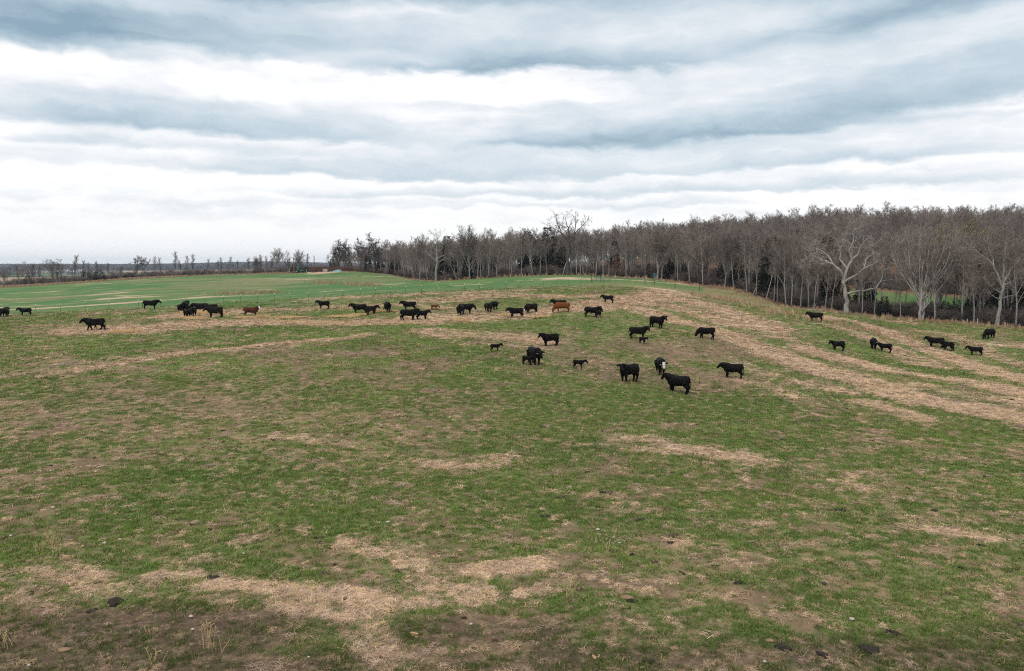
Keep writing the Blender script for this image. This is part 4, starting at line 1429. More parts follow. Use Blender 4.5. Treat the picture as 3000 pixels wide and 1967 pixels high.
for i, (be, x, y, px) in enumerate(pts):
    r_ = rw.random()
    base_h = np.interp(px, [960, 1100, 1300, 1500, 1700, 2000, 2300, 2500, 2700, 3000], [10.3, 12.2, 13.4, 13.5, 13.6, 14.6, 14.4, 14.4, 14.4, 14.8])
    h = base_h * (rw.uniform(.70, 1.0) if rw.random() < .93 else rw.uniform(1.0, 1.14))
    kind = 'slim' if r_ < .34 else 'mid' if r_ < .68 else 'slimpale' if r_ < .80 else 'wide' if r_ < .955 else 'tallcedar'
    if kind == 'tallcedar':
        h *= .6
    if be < 60 and i < N_IND:
        inner.append((px, kind, x, y, h, rw.uniform(.85, 1.2)))
    else:
        stuff_pts.append((x, y, h, kind))


LAND = [(960, 'the corral end'), (1110, 'the brown slope'), (1235, 'the white limbed tree'), (1330, 'the high fan crowned tree'), (1450, 'the left back fence posts'), (1570, 'the giant black limbed tree'), (1715, 'the metal gate'),
        (1840, 'the teal box'), (1975, 'the dirt track'), (2080, 'the twin stemmed tree'), (2170, 'the large dark cedar'), (2300, 'the lone cow'), (2420, 'the twisted white oak'), (2560, 'the great fan shaped tree'), (2790, 'the forked white tree'), (2960, 'the right border')]
ORD = ['first', 'second', 'third', 'fourth', 'fifth', 'sixth', 'seventh', 'eighth', 'ninth', 'tenth', 'eleventh', 'twelfth', 'thirteenth', 'fourteenth', 'fifteenth', 'sixteenth', 'seventeenth', 'eighteenth', 'nineteenth', 'twentieth']
LOOK = {'slim': 'slim grey tree', 'mid': 'full crowned grey tree', 'slimpale': 'slim pale stemmed tree', 'wide': 'broad crowned tree', 'tallcedar': 'dark cedar'}
seen = {}
for px, kind, x, y, h, wd in sorted(inner):
    where = [n_ for p_, n_ in LAND if p_ <= px][-1] if px > 960 else LAND[0][1]
    k_ = (kind, where)
    seen[k_] = seen.get(k_, 0) + 1
    num = ORD[min(seen[k_], 20) - 1]
    side_ = 'inside the wood behind'
    plant(kind, x, y, h, '%s %s from left %s %s' % (num, LOOK[kind], side_, where), gs if kind != 'tallcedar' else 'dark cedars crowded inside the wood', wide=wd)


def joined(name, pair, mats=None):
    bm = bmesh.new()
    me = bpy.data.meshes.new(name)
    n0 = 0
    slots = []
    for m_ in pair:
        bm.from_mesh(m_)
        bm.faces.ensure_lookup_table()
        off = len(slots)
        for f in bm.faces[n0:]:
            f.material_index += off
        n0 = len(bm.faces)
        slots += list(m_.materials)
    bm.to_mesh(me)
    bm.free()
    for s in slots:
        me.materials.append(s)
    return source(name, me)


srcs, idx = [], {}
for k in ('slim', 'mid', 'slimpale', 'wide', 'tallcedar'):
    for i, pr in enumerate(KINDS[k]):
        idx[(k, i)] = len(srcs)
        srcs.append(joined('wood_tree', pr))
A = np.array([(x, y) for x, y, h, k in stuff_pts])
zz = ground_z(A[:, 0], A[:, 1]) - .1
ww, ss = [], []
for x, y, h, k in stuff_pts:
    i = rw.randrange(len(KINDS[k]))
    ww.append(idx[(k, i)])
    ss.append(h / KH[k][i])
n = len(stuff_pts)
scatter('forest', np.column_stack([A, zz]), np.column_stack([np.zeros(n), np.zeros(n), RS.rand(n) * 6.283]), np.repeat(np.array(ss)[:, None], 3, 1), np.full((n, 3), .1), srcs, ww,
        'mass of grey bare trees filling the wood behind its front ranks')
# undergrowth of the wood
U_ = []
for i in range(3000):
    px = rw.uniform(960, 3350)
    be = rw.expovariate(1 / 18.0) + 3.0
    D = edge_D(px) + be
    x, y = at(px, 800, D)[:2]
    k = (px - 1500) / F
    if 14 < be < 48 and .40 < k < .615:
        continue
    U_.append((x, y))
for i in range(620):
    k = rw.uniform(.385, .69)
    D = float(np.interp(k, ek, ed)) + rw.uniform(46, 62)
    U_.append((k * D, D))
U_ = np.array(U_)
n = len(U_)
usrc = [joined('undergrowth', p) for p in KINDS['shrub'] + KINDS['greyshrub']]
scatter('undergrowth', np.column_stack([U_, ground_z(U_[:, 0], U_[:, 1])]), np.column_stack([RS.randn(n) * .05, RS.randn(n) * .05, RS.rand(n) * 6.283]), np.repeat(RS.uniform(.30, 1.0, (n, 1)), 3, 1), np.full((n, 3), .1), usrc,
        RS.choice(5, n, p=[.2, .2, .2, .2, .2]), 'dark leafless undergrowth tangled beneath the wood')

# ---- the tree line at the far end of the left field
LG = 'bare trees in the line at the end of the left field'


def field_end(px):
    return float(np.interp(px, [-500, 0, 100, 300, 450, 600, 760, 870, 960], [306, 304, 306, 315, 326, 334, 341, 345, 346]))


tl = [('wide', 8, 838, 790, 'bare shrubby tree at the left border of the photograph in the far tree line'), ('wide', 78, 835, 764, 'broad bare tree above the first small cedar of the far tree line'), ('far', 98, 834, 768, 'second bare tree of the clump at the left end of the far tree line'),
      ('far', 115, 832, 772, 'third bare tree of the clump at the left end of the far tree line'), ('wide', 155, 830, 756, 'spreading bare tree left of the tall slim tree in the far tree line'), ('wide', 178, 829, 757, 'spreading bare tree just left of the tall slim tree, far line'),
      ('far', 218, 826, 743, 'tall slim bare tree standing above the far line left of the two cedars'), ('far', 245, 825, 758, 'bare tree right behind the left of two dark cedars'), ('far', 318, 820, 768, 'low bare tree right of the two dark cedars'),
      ('oakleaf', 402, 814, 746, 'tree with dark leaf clumps in its crown above the dark shed'), ('oakleaf', 425, 813, 750, 'second tree with dark leaf clumps above the dark shed'), ('far', 455, 812, 748, 'slim bare tree right of the dark shed'),
      ('far', 470, 812, 750, 'second slim bare tree right of the dark shed'), ('far', 511, 810, 734, 'tallest slim tree of the far line above the cattle at the hay heap'), ('far', 530, 810, 760, 'bare tree right beside the tallest slim one, far line'),
      ('far', 548, 809, 745, 'slim bare tree above the round dark cedar in the far line'), ('far', 563, 808, 742, 'straight slim tree right of the round dark cedar'), ('far', 608, 806, 756, 'bare tree at the middle of the far line'),
      ('far', 640, 804, 760, 'thin bare tree at the middle of the far line'), ('far', 650, 803, 752, 'twin of the thin tree at the middle of the far line'), ('far', 673, 801, 749, 'slim tree above the low dark shrubs of the far line'), ('far', 697, 800, 760, 'low bare tree right of the slim one above the shrubs'),
      ('fan', 752, 797, 748, 'fan shaped bare tree left of the lone slender one'), ('far', 782, 796, 748, 'lone slender tree before the straw coloured far field'), ('fan', 817, 795, 724, 'tall fan crowned bare tree left of the leaning rusty pole'),
      ('fan', 874, 793, 727, 'tall fan crowned bare tree right behind the tractor'), ('far', 900, 791, 740, 'bare tree right of the tractor before the dark pole'), ('far', 848, 793, 752, 'bushy grey tree left of the rusty pole'), ('far', 835, 794, 756, 'bushy grey tree between tall tree and rusty pole')]
for k, px, base, top, lab in tl:
    place_tree(k, px, base, top, lab, LG, D=field_end(px) + 4, wide=1.0 if k != 'far' else .9)
tcd = [(80, 808, 'small dark cedar at the foot of the left clump in the far tree line', 1.2), (250, 795, 'left and broader of two dark cedars in the far tree line', 1.5), (290, 790, 'right and taller of two dark cedars in the far tree line', 1.5), (335, 806, 'low dark cedar bush right of the two big cedars', 1.4),
       (368, 802, 'left of a pair of small cedars beside the dark shed', 1.1), (384, 799, 'right of a pair of small cedars beside the dark shed', 1.1), (543, 794, 'narrow dark cedar left of the round one in the far line', 1.0), (596, 793, 'round dark cedar at the middle of the far tree line', 1.5),
       (666, 792, 'low dark evergreen clump right of the middle of the far line', 1.5), (685, 796, 'small evergreen right of the low dark clump', 1.2), (745, 791, 'dark evergreen at the foot of the fan shaped tree', 1.4), (863, 770, 'tall dark cedar left behind the tractor', .9), (891, 773, 'dark cedar right behind the tractor', 1.1)]
for px, top, lab, wd in tcd:
    place_tree('cedar', px, 0, top, lab, 'cedars in the far tree line', D=field_end(px) + 3, wide=wd)
B_ = []
for i in range(430):
    px = rw.uniform(-300, 960)
    D = field_end(px) + rw.uniform(2, 10) + (rw.random() < .3) * rw.uniform(0, 30)
    B_.append(at(px, 800, D)[:2])
B_ = np.array(B_)
n = len(B_)
hs_ = np.concatenate([RS.uniform(.6, 1.5, n), RS.uniform(.30, .62, 36)])
hw_ = np.concatenate([RS.randint(0, 3, n), RS.randint(3, 6, 36)])
for i in range(36):
    px = rw.uniform(-250, 930)
    B_ = np.vstack([B_, at(px, 800, field_end(px) + rw.uniform(3, 16))[:2]])
n = len(B_)
scatter('hedgerow', np.column_stack([B_, ground_z(B_[:, 0], B_[:, 1])]), np.column_stack([np.zeros(n), np.zeros(n), RS.rand(n) * 6.283]), np.repeat(hs_[:, None], 3, 1), np.full((n, 3), .1), [joined('brush', p) for p in KINDS['hedge'] + KINDS['far']],
        hw_, 'grey leafless brush along the end of the left field')

# far woods: masses of small crowns on the distant ridges
fp, fs = [], []
for i in range(15000):
    a = rw.uniform(-.72, .10)
    r = rw.choice([rw.uniform(800, 1850), rw.uniform(1850, 2100), rw.uniform(1850, 2700)])
    x, y = a * r, r
    if (fbm(np.array([x / 420]), np.array([y / 260]), 41, 4)[0] > .615 and r > 800) or r > 1850:
        fp.append((x, y))
        fs.append(rw.uniform(.7, 1.1) * (.8 if r < 1850 else 1.0))
fp = np.array(fp)
n = len(fp)


FARW_HAZED = plain('far_wood_hazed', (.19, .195, .215), (.12, .125, .145), 1.0, .95)  # haze blue painted into the crown colour


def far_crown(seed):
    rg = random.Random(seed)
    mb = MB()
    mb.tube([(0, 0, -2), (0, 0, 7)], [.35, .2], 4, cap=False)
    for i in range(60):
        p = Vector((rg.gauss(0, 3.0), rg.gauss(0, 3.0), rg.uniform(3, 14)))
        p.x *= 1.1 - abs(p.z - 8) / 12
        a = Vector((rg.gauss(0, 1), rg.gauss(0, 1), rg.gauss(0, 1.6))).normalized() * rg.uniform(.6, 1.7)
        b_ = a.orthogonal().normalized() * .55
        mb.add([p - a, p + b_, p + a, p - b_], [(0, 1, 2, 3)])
    return source('far_crown', mb.mesh('far_crown', [FARW_HAZED]))


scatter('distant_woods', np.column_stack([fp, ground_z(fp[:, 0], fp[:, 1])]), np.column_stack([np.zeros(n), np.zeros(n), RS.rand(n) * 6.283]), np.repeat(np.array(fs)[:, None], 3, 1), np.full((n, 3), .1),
        [far_crown(1), far_crown(2), far_crown(3)], RS.randint(0, 3, n), 'woods on the far ridges, blue grey haze painted into their colour')


# ------------------------------------------------------------------ cattle
def hide_material(name, c1, c2, patch=None, pc=(.78, .72, .66)):
    m, b, p = material(name)
    p.inputs['Roughness'].default_value = .6
    p.inputs['Specular IOR Level'].default_value = .06
    tc = b.n('ShaderNodeTexCoord')
    f, _ = b.noise(tc.outputs['Object'], 4.0, 4, .6)
    b.put(p.inputs['Base Color'], b.ramp(f, [(.3, c2), (.75, c1)]))
    return m


HIDE = {'black': hide_material('black_hide', (.0065, .0048, .0042), (.0028, .0024, .0022)),
        'brownblack': hide_material('brown_black_hide', (.013, .007, .0055), (.005, .0035, .003)),
        'redbrown': hide_material('red_brown_hide', (.095, .030, .014), (.040, .015, .009)),
        'orange': hide_material('orange_red_hide', (.175, .050, .016), (.11, .034, .012)),
        'redcalf': hide_material('red_calf_hide', (.13, .045, .022), (.07, .026, .014))}
WHITE_HIDE = hide_material('white_face_hair', (.56, .51, .47), (.42, .38, .35))
UDDER = hide_material('pink_skin', (.50, .33, .26), (.35, .22, .17))
TAG_W = plain('white_plastic', (.85, .85, .86), (.75, .75, .76), 3, .4)


def ring_loft(bm, st, nseg=14):
    """closed loft along x: st = (x, zc, half width, half height, y offset); superelliptic cross sections"""
    rings = []
    for (x, zc, w, h, yo) in st:
        r = []
        for k in range(nseg):
            a = 2 * math.pi * k / nseg
            ca, sa = math.cos(a), math.sin(a)
            e = .8
            r.append(bm.verts.new((x, yo + w * math.copysign(abs(ca) ** e, ca), zc + h * math.copysign(abs(sa) ** e, sa))))
        rings.append(r)
    for a, b_ in zip(rings[:-1], rings[1:]):
        for k in range(nseg):
            bm.faces.new((a[k], a[(k + 1) % nseg], b_[(k + 1) % nseg], b_[k]))
    bm.faces.new(rings[0][::-1])
    bm.faces.new(rings[-1])


def limb(bm, pts, rads, nseg=10):
    mb = MB()
    mb.tube(pts, rads, nseg)
    vs = [bm.verts.new(v) for v in mb.v]
    for f in mb.f:
        try:
            bm.faces.new([vs[i] for i in f])
        except ValueError:
            pass


def blob(bm, c, r, q=None):
    res = bmesh.ops.create_icosphere(bm, subdivisions=2, radius=1.0)
    for v in res['verts']:
        p = Vector((v.co.x * r[0], v.co.y * r[1], v.co.z * r[2]))
        if q is not None:
            p = q @ p
        v.co = p + Vector(c)


def cow_mesh(kind='cow', head='up', hyaw=0.0, walk=0.0, tail=0.0, tailup=0.0, seed=0, coat='black', face=False, chest=False, bag=False):
    """one continuous animal, facing +x, feet on z = 0, back about 1.3 m high (a calf is made in calf proportions)"""
    rg = random.Random(seed)
    bm = bmesh.new()
    calf = kind == 'calf'
    bull = kind == 'bull'
    young = kind == 'young'
    dk = .70 if calf else .84 if young else .94 if bull else .92         # depth of the body
    wk = .66 if calf else .84 if young else 1.1 if bull else 1.0
    L = .82 if calf else .93 if young else .94 if bull else 1.02
    top = 1.28
    st = []
    for (x, zt, zb, w) in [(-.85, 1.22, .80, .15), (-.81, 1.275, .70, .22), (-.68, 1.29, .62, .26), (-.48, 1.30, .55, .28), (-.22, 1.275, .49, .32), (.06, 1.265, .455, .35), (.32, 1.275, .45, .33),
                           (.52, 1.30, .46, .30), (.68, 1.29, .49, .26), (.80, 1.23, .55, .20), (.88, 1.12, .66, .12)]:
        zb2 = zt - (zt - zb) * dk
        if bull and x > .2:
            zt += .07 * sstep(.2, .6, np.array(x))
        st.append((x * L, (zt + zb2) / 2, w * wk, (zt - zb2) / 2, 0))
    ring_loft(bm, st)
    sh = .70 * L
    # neck and head
    hs = 1.16 if calf else 1.08
    if head == 'up':
        poll = Vector((sh + .42, 0, 1.28 if not calf else 1.34))
        hd = Vector((.62, 0, -.72))
    elif head == 'level':
        poll = Vector((sh + .44, 0, 1.18 if not calf else 1.26))
        hd = Vector((.66, 0, -.74))
    elif head == 'low':
        poll = Vector((sh + .44, 0, .98))
        hd = Vector((.52, 0, -.82))
    else:            # grazing
        poll = Vector((sh + .44, 0, .50))
        hd = Vector((.22, 0, -.95))
    piv = Vector((sh - .06, 0, 1.02))
    q1 = Quaternion((0, 0, 1), hyaw * .6)
    poll = piv + q1 @ (poll - piv)
    qh = Quaternion((0, 0, 1), hyaw)
    hd = (qh @ hd).normalized()
    nw = 1.14 if bull else .82 if calf else .95 if young else 1.05
    n0 = Vector((sh - .30, 0, .98))
    n1 = piv.lerp(poll, .55) + Vector((0, 0, .01 if head in ('up', 'level') else .07))
    dn = .80 if calf else .98
    mbn = MB()
    mbn.tube([n0, piv, n1, poll], [(.24 * nw, .31 * nw * dn), (.21 * nw, .31 * nw * dn), (.165 * nw, .26 * nw * dn), (.12 * nw, .155 * nw)], 12)
    vs = [bm.verts.new(v) for v in mbn.v]
    for f in mbn.f:
        bm.faces.new([vs[i] for i in f])
    hl = .47 * hs
    up = (hd.cross(qh @ Vector((0, 1, 0)))).normalized()
    if up.z < 0 and head in ('up', 'level', 'low'):
        up = -up
    a0 = poll - hd * .06
    limb(bm, [a0 - hd * .04, a0 + hd * .08, a0 + hd * .22, a0 + hd * (hl * .72), a0 + hd * (hl * .95), a0 + hd * (hl * 1.05)],
         [.09 * hs, .138 * hs, .130 * hs, .095 * hs, .092 * hs, .062 * hs], 12)
    sidev = (qh @ Vector((0, 1, 0))).normalized()
    for s in (-1, 1):
        e = a0 + hd * .03 + sidev * (s * .20 * hs) + up * .02
        rot = Matrix((sidev * s, hd, up)).transposed().to_quaternion() if False else Quaternion((0, 0, 1), hyaw) @ Quaternion((1, 0, 0), s * -.25)
        blob(bm, e, (.065, .17 * hs, .085), rot)
        blob(bm, a0 + hd * .16 + sidev * (s * .095 * hs) + up * .035, (.03, .03, .03))
    # brisket / dewlap
    if not calf:
        limb(bm, [(sh + .12, 0, .95), (sh + .04, 0, .76), (sh - .2, 0, .66)], [.08, .10, .09], 8)
    # legs
    lk = .92 if calf else 1.14
    wy = .17 * (wk * .8 + .2)
    for s in (-1, 1):
        sw = walk * (s * .20) + rg.uniform(-.04, .04)
        fx = .52 * L
        limb(bm, [(fx - .04, s * wy * 1.05, 1.0), (fx - .02, s * wy * 1.1, .72), (fx + .02 + sw * .2, s * wy, .52), (fx + .02 + sw * .6, s * wy * .95, .36), (fx + .01 + sw * .85, s * wy * .95, .20), (fx + .02 + sw, s * wy * .95, .07), (fx + .05 + sw, s * wy * .95, 0)],
             [.16 * lk, .15 * lk, .115 * lk, .082 * lk, .064 * lk, .066 * lk, .076 * lk], 9)
        sw = walk * (-s * .22) + rg.uniform(-.05, .05)
        hx = -.64 * L
        limb(bm, [(hx + .06, s * wy * .85, 1.05), (hx + .08, s * wy * 1.05, .80), (hx + .04 + sw * .2, s * wy * 1.0, .60), (hx - .10 + sw * .5, s * wy * .95, .42), (hx - .06 + sw * .8, s * wy * .95, .22), (hx - .02 + sw, s * wy * .95, .07), (hx + .02 + sw, s * wy * .95, 0)],
             [.22 * lk, .22 * lk, .16 * lk, .090 * lk, .066 * lk, .068 * lk, .076 * lk], 9)
    # tail
    tx = -.83 * L
    if tailup:
        limb(bm, [(tx + .05, 0, 1.20), (tx - .12, tail * .1, 1.26), (tx - .38, tail * .3, 1.16), (tx - .62, tail * .5, .92), (tx - .70, tail * .55, .80)], [.045, .036, .034, .036, .045], 7)
    else:
        limb(bm, [(tx + .05, 0, 1.20), (tx - .05, tail * .06, 1.10), (tx - .09, tail * .28, .82), (tx - .08, tail * .46, .56), (tx - .06, tail * .5, .34)], [.05, .04, .034, .034, .05], 7)
    if bag:
        blob(bm, (-.42 * L, 0, .66), (.18, .14, .13))
    if bull:
        blob(bm, (-.52 * L, 0, .60), (.07, .08, .13))
        limb(bm, [(-.05, 0, .60), (.05, 0, .55), (.12, 0, .59)], [.06, .055, .05], 7)
    bmesh.ops.recalc_face_normals(bm, faces=bm.faces)
    me = bpy.data.meshes.new('cattle_draft')
    bm.to_mesh(me)
    bm.free()
    ob = bpy.data.objects.new('cattle_draft', me)
    COL.objects.link(ob)
    r = ob.modifiers.new('r', 'REMESH')
    r.mode = 'VOXEL'
    r.voxel_size = .030
    r.use_smooth_shade = True
    sm = ob.modifiers.new('s', 'SMOOTH')
    sm.factor = .5
    sm.iterations = 3
    dg = bpy.context.evaluated_depsgraph_get()
    out = bpy.data.meshes.new_from_object(ob.evaluated_get(dg))
    out.name = kind
    bpy.data.objects.remove(ob)
    bpy.data.meshes.remove(me)
    out.materials.clear()
    out.materials.append(HIDE[coat])
    if face or chest or bag:
        out.materials.append(WHITE_HIDE)
        out.materials.append(UDDER)
        n = len(out.polygons)
        cen = np.empty(n * 3, np.float32)
        out.polygons.foreach_get('center', cen)
        cen = cen.reshape(-1, 3)
        mi = np.zeros(n, np.int32)
        if face:
            a = np.array(a0)
            h = np.array(hd)
            u = np.array(up)
            sd = np.array(sidev)
            rel = cen - a
            t = rel @ h
            fr = rel @ u
            si = np.abs(rel @ sd)
            mi[(t > -.02) & (t < hl * .97) & (fr > -.02) & (si < .12) & (np.linalg.norm(rel - np.outer(t, h), axis=1) < .2)] = 1
        if chest:
            mi[(cen[:, 0] > sh - .05) & (np.abs(cen[:, 1]) < .07) & (cen[:, 2] < .82) & (cen[:, 2] > .55)] = 1
        if bag:
            mi[(np.hypot((cen[:, 0] + .42 * L) / .17, cen[:, 1] / .15) < 1) & (cen[:, 2] < .64) & (cen[:, 2] > .5)] = 2
        out.polygons.foreach_set('material_index', mi)
    ears = [a0 + hd * .05 + sidev * (s * .22 * hs) + up * -.02 + hd * .02 for s in (-1, 1)]
    return out, ears


_cows = {}
CG = 'cattle scattered over the pasture'


def cattle(px, py, hpx, yaw, label, kind='cow', coat='black', tags=(), cat=None, **kw):
    """px, py: where the feet stand in the photograph; hpx: height of the back in its pixels; yaw in degrees, 0 = facing right"""
    x, y, z = hit(px, py)
    hm = hpx * y / F
    lo, hi = {'calf': (.72, 1.0), 'young': (.95, 1.22), 'cow': (1.18, 1.42), 'bull': (1.28, 1.5)}[kind]
    hm = min(max(hm, lo), hi)
    key = (kind, coat, tuple(sorted(kw.items())), int(px) % 3)
    if key not in _cows:
        _cows[key] = cow_mesh(kind, coat=coat, seed=len(_cows), **kw)
    me, ears = _cows[key]
    s = hm / 1.29
    nm = {'calf': 'calf', 'young': 'young_cow', 'cow': 'cow', 'bull': 'bull'}[kind]
    o = link(nm, me)
    o.location = (x, y, z - .012)
    o.rotation_euler = (0, 0, math.radians(yaw) - math.atan2(x, y))
    o.scale = (s, s, s)
    tag(o, label, cat or {'calf': 'calf', 'young': 'cow', 'cow': 'cow', 'bull': 'bull'}[kind], CG)
    for e in tags:
        mb = MB()
        p = ears[e]
        mb.box((p.x + .01, p.y, p.z - .02), (.035, .085, .105))
        mb.box((p.x, p.y, p.z + .045), (.03, .03, .03))
        mb.build('ear_tag', TAG_W, o)
    return o


# left group
cattle(8, 930, 27, 60, 'black cow cut off by the left border of the photograph', hyaw=.3)
cattle(22, 927, 20, 80, 'small black calf close behind the cow at the left border, beside a post', 'calf')
cattle(76, 926, 23, 178, 'black cow facing left right next to the first visible fence post', 'young', hyaw=.1)
cattle(280, 966, 36, 180, 'large black cow walking left alone on the straw, lowest of the left herd', head='level', walk=1.0)
cattle(288, 962, 22, 180, 'black calf hidden behind the lone walking cow, only its legs showing', 'calf', walk=.8)
cattle(440, 907, 27, 2, 'black cow facing right between two white tipped posts', head='level', tail=.2)
# hay heap
cattle(527, 915, 22, 100, 'black cow mostly hidden at the left rim of the hay heap herd', 'young', head='low')
cattle(542, 917, 36, 82, 'bulky black bull seen end on, tallest at the hay heap', 'bull', head='up', hyaw=-.5)
cattle(549, 934, 26, -70, 'black calf in front of the bulky bull at the hay heap', 'young', head='low', hyaw=.3)
cattle(567, 928, 30, 75, 'black young cow seen from behind at the middle of the hay heap', 'young', head='low')
cattle(588, 918, 30, 175, 'long black cow standing side on behind the hay heap', head='low')
cattle(617, 918, 28, 190, 'brownish black cow behind the right one at the hay heap', coat='brownblack', head='low')
cattle(632, 931, 31, 196, 'black cow swishing its tail, rightmost at the hay heap', coat='brownblack', head='level', tail=-1.3, tailup=1, hyaw=-.3)
cattle(735, 927, 29, 3, 'red brown cow with a white face turned to the viewer', coat='redbrown', face=True, head='up', hyaw=-1.15, chest=True)
cattle(950, 908, 25, 178, 'black young cow facing left standing alone left of the middle herd', 'young', head='up')
# middle row
cattle(1054, 921, 29, 176, 'black cow facing left overlapped by a young one at its rump')
cattle(1088, 925, 29, 40, 'black young cow looking right beside the rump of another', 'young', coat='brownblack', head='up', hyaw=-.7)
cattle(1135, 916, 30, 100, 'black cow seen from behind with its tail swung out to the left', head='low', tail=1.3, tailup=0)
cattle(1200, 911, 27, 179, 'black cow facing left directly behind another black cow', tail=.1)
cattle(1196, 939, 33, 3, 'black cow facing right in front of another, walking on the straw', tail=.2, walk=.6, head='up', hyaw=-.2)
cattle(1236, 936, 27, 20, 'black young cow facing right, close before the nose of a cow', 'young', head='up', hyaw=-.2)
cattle(1272, 910, 17, -8, 'small red calf nosing the hay between two groups', 'calf', coat='redcalf', head='low', tailup=1)
cattle(1364, 919, 34, -14, 'black cow with its head down to the right behind another seen from the rear', head='low', hyaw=-.2)
cattle(1350, 923, 33, 74, 'black cow seen from the rear before a grazing one', head='low')
cattle(1430, 914, 27, -72, 'brownish black cow facing the viewer before another one', coat='brownblack', head='low', hyaw=.1)
cattle(1448, 908, 25, 66, 'black cow behind the brownish front facing one, tail to the right', 'young', head='low', tail=-.8)
cattle(1513, 930, 29, 183, 'black cow facing left next to the white faced grazer', head='level', walk=.5)
cattle(1557, 918, 29, 216, 'dark brown cow with a white face grazing', coat='brownblack', face=True, head='graze', hyaw=.2)
cattle(1640, 905, 27, 178, 'black cow half hidden behind the orange red one', head='up')
cattle(1648, 915, 30, 186, 'orange red cow grazing on the straw', coat='orange', head='graze', bag=True)
cattle(1733, 930, 30, -8, 'black cow facing right with a calf at its shoulder', head='up', hyaw=-.5)
cattle(1753, 933, 22, 58, 'black calf against the shoulder of a cow', 'calf', head='up')
cattle(1782, 890, 25, 176, 'black young cow standing alone highest on the straw below the gate', 'young', tail=.1)
# right of centre
cattle(1924, 962, 35, -38, 'black cow standing three quarters right at the bend of the straw strip', head='up', hyaw=-.2)
cattle(1868, 992, 35, 4, 'black cow with turned head standing over a little calf', head='up', hyaw=-.9, tail=.35)
cattle(1882, 1007, 20, -40, 'tiny black calf before the legs of its mother', 'calf', head='level')
cattle(2070, 995, 34, 176, 'black cow grazing to the left alone beside the straw strip', head='graze', walk=.5)
cattle(1613, 1014, 37, 204, 'burly black cow turned left above the cow with white ear tags', head='up', hyaw=.2)
cattle(1565, 1066, 50, -68, 'black cow with white tags in both ears facing the viewer beside a calf', head='low', hyaw=.1, tags=(0, 1))
cattle(1545, 1070, 28, -22, 'black calf standing before the cow with two white ear tags', 'calf', head='level', hyaw=-.3)
cattle(1450, 1032, 24, 2, 'black calf standing alone at the left of the near herd', 'calf', head='up', hyaw=-.3)
cattle(1694, 1082, 28, -12, 'black calf with raised rump and lifted tail alone in the near herd', 'calf', head='level', tail=.4)
cattle(1843, 1120, 53, 226, 'large black bull seen three quarters from behind, head to the left', 'bull', head='up', hyaw=.9)
cattle(1935, 1097, 47, -80, 'black cow with a bright white face and chest facing the viewer', face=True, chest=True, head='low', hyaw=.1, tags=(0,))
cattle(1988, 1153, 53, 160, 'nearest bull, black with one white ear tag, head raised to the left', 'bull', head='up', hyaw=-.25, tags=(0,))
cattle(2148, 1110, 39, 174, 'stocky young black bull standing side on right of the near herd', 'bull', head='level', hyaw=-.2)
# right slope
cattle(2390, 943, 27, 175, 'black cow standing alone below the fallen limb at the wood', 'cow', tail=-.5, head='up')
cattle(2456, 1028, 29, 205, 'black young cow leftmost of the right hand slope herd', 'young', head='up', hyaw=.2)
cattle(2559, 1025, 33, -86, 'round black cow facing the viewer next to a young one', head='low', tags=(1,))
cattle(2594, 1035, 27, 170, 'black young cow facing left beside the front facing one', 'young', head='up')
cattle(2742, 1017, 30, 174, 'black cow facing left behind the one with lifted tail', head='up', walk=.4)
cattle(2778, 1027, 29, 140, 'black cow with its tail lifted high to the right', 'young', head='level', tailup=1, tail=-.3)
cattle(2859, 1042, 27, 176, 'small black cow standing farthest right on the slope but one', 'young', head='up')
cattle(2898, 993, 31, 242, 'black cow grazing at the far right near the wood edge', head='graze', hyaw=-.2)

# ------------------------------------------------------------------ fence of steel T posts
STEEL_G = plain('green_post_paint', (.045, .085, .055), (.030, .055, .036), 5, .6)
TIP = plain('white_post_paint', (.85, .87, .88), (.75, .77, .78), 5, .5)
RUST = plain('rusty_steel', (.16, .075, .045), (.09, .045, .03), 6, .8)
WIRE = plain('galvanised_wire', (.22, .22, .22), (.15, .15, .15), 6, .5)
GALV = plain('galvanised_tube', (.10, .11, .12), (.06, .065, .07), 4, .55)
fence = empty('wire_fence', tuple(at(753, 888, 121)))
tag(fence, 'wire fence on green steel posts with white tips across the pasture', 'fence')
fo = Vector(fence.location)
post_px = [-420, -330, -240, -150, -62, 22, 99, 172, 244, 315, 402, 468, 532, 598, 653, 702, 753, 802, 849, 902, 949, 1003, 1054, 1100, 1143, 1187, 1234, 1279, 1321, 1361, 1404, 1441, 1481, 1519, 1556, 1593, 1629, 1667, 1702, 1735, 1768, 1802, 1832, 1863]
tm = MB()
for a, b_ in ((0, .05), (math.pi / 2, .028)):
    tm.box((0, 0, .56), (.042 if a == 0 else .014, .014 if a == 0 else .042, 1.42))
tm.box((0, .0, -.05), (.03, .08, .2))
post_me = tm.mesh('steel_post', [STEEL_G])
tp = MB()
tp.box((0, 0, 1.355), (.058, .058, .19))
tip_me = tp.mesh('white_tip', [TIP])
rust_me = tm.mesh('steel_post_rusty', [RUST])
tops = []
for i, px in enumerate(post_px):
    x, y = at(px, 800, fence_D(px))[:2]
    z = on_ground(x, y)
    o = link('fence_post', rust_me if px == 22 else post_me, fence)
    o.location = Vector((x, y, z)) - fo
    o.rotation_euler = (rnd.gauss(0, .035), rnd.gauss(0, .035), rnd.random())
    if px == 22:
        o['label'] = 'rusty brown post without a white tip'
    else:
        link('white_tip', tip_me, o)
    tops.append(Vector((x, y, z)))
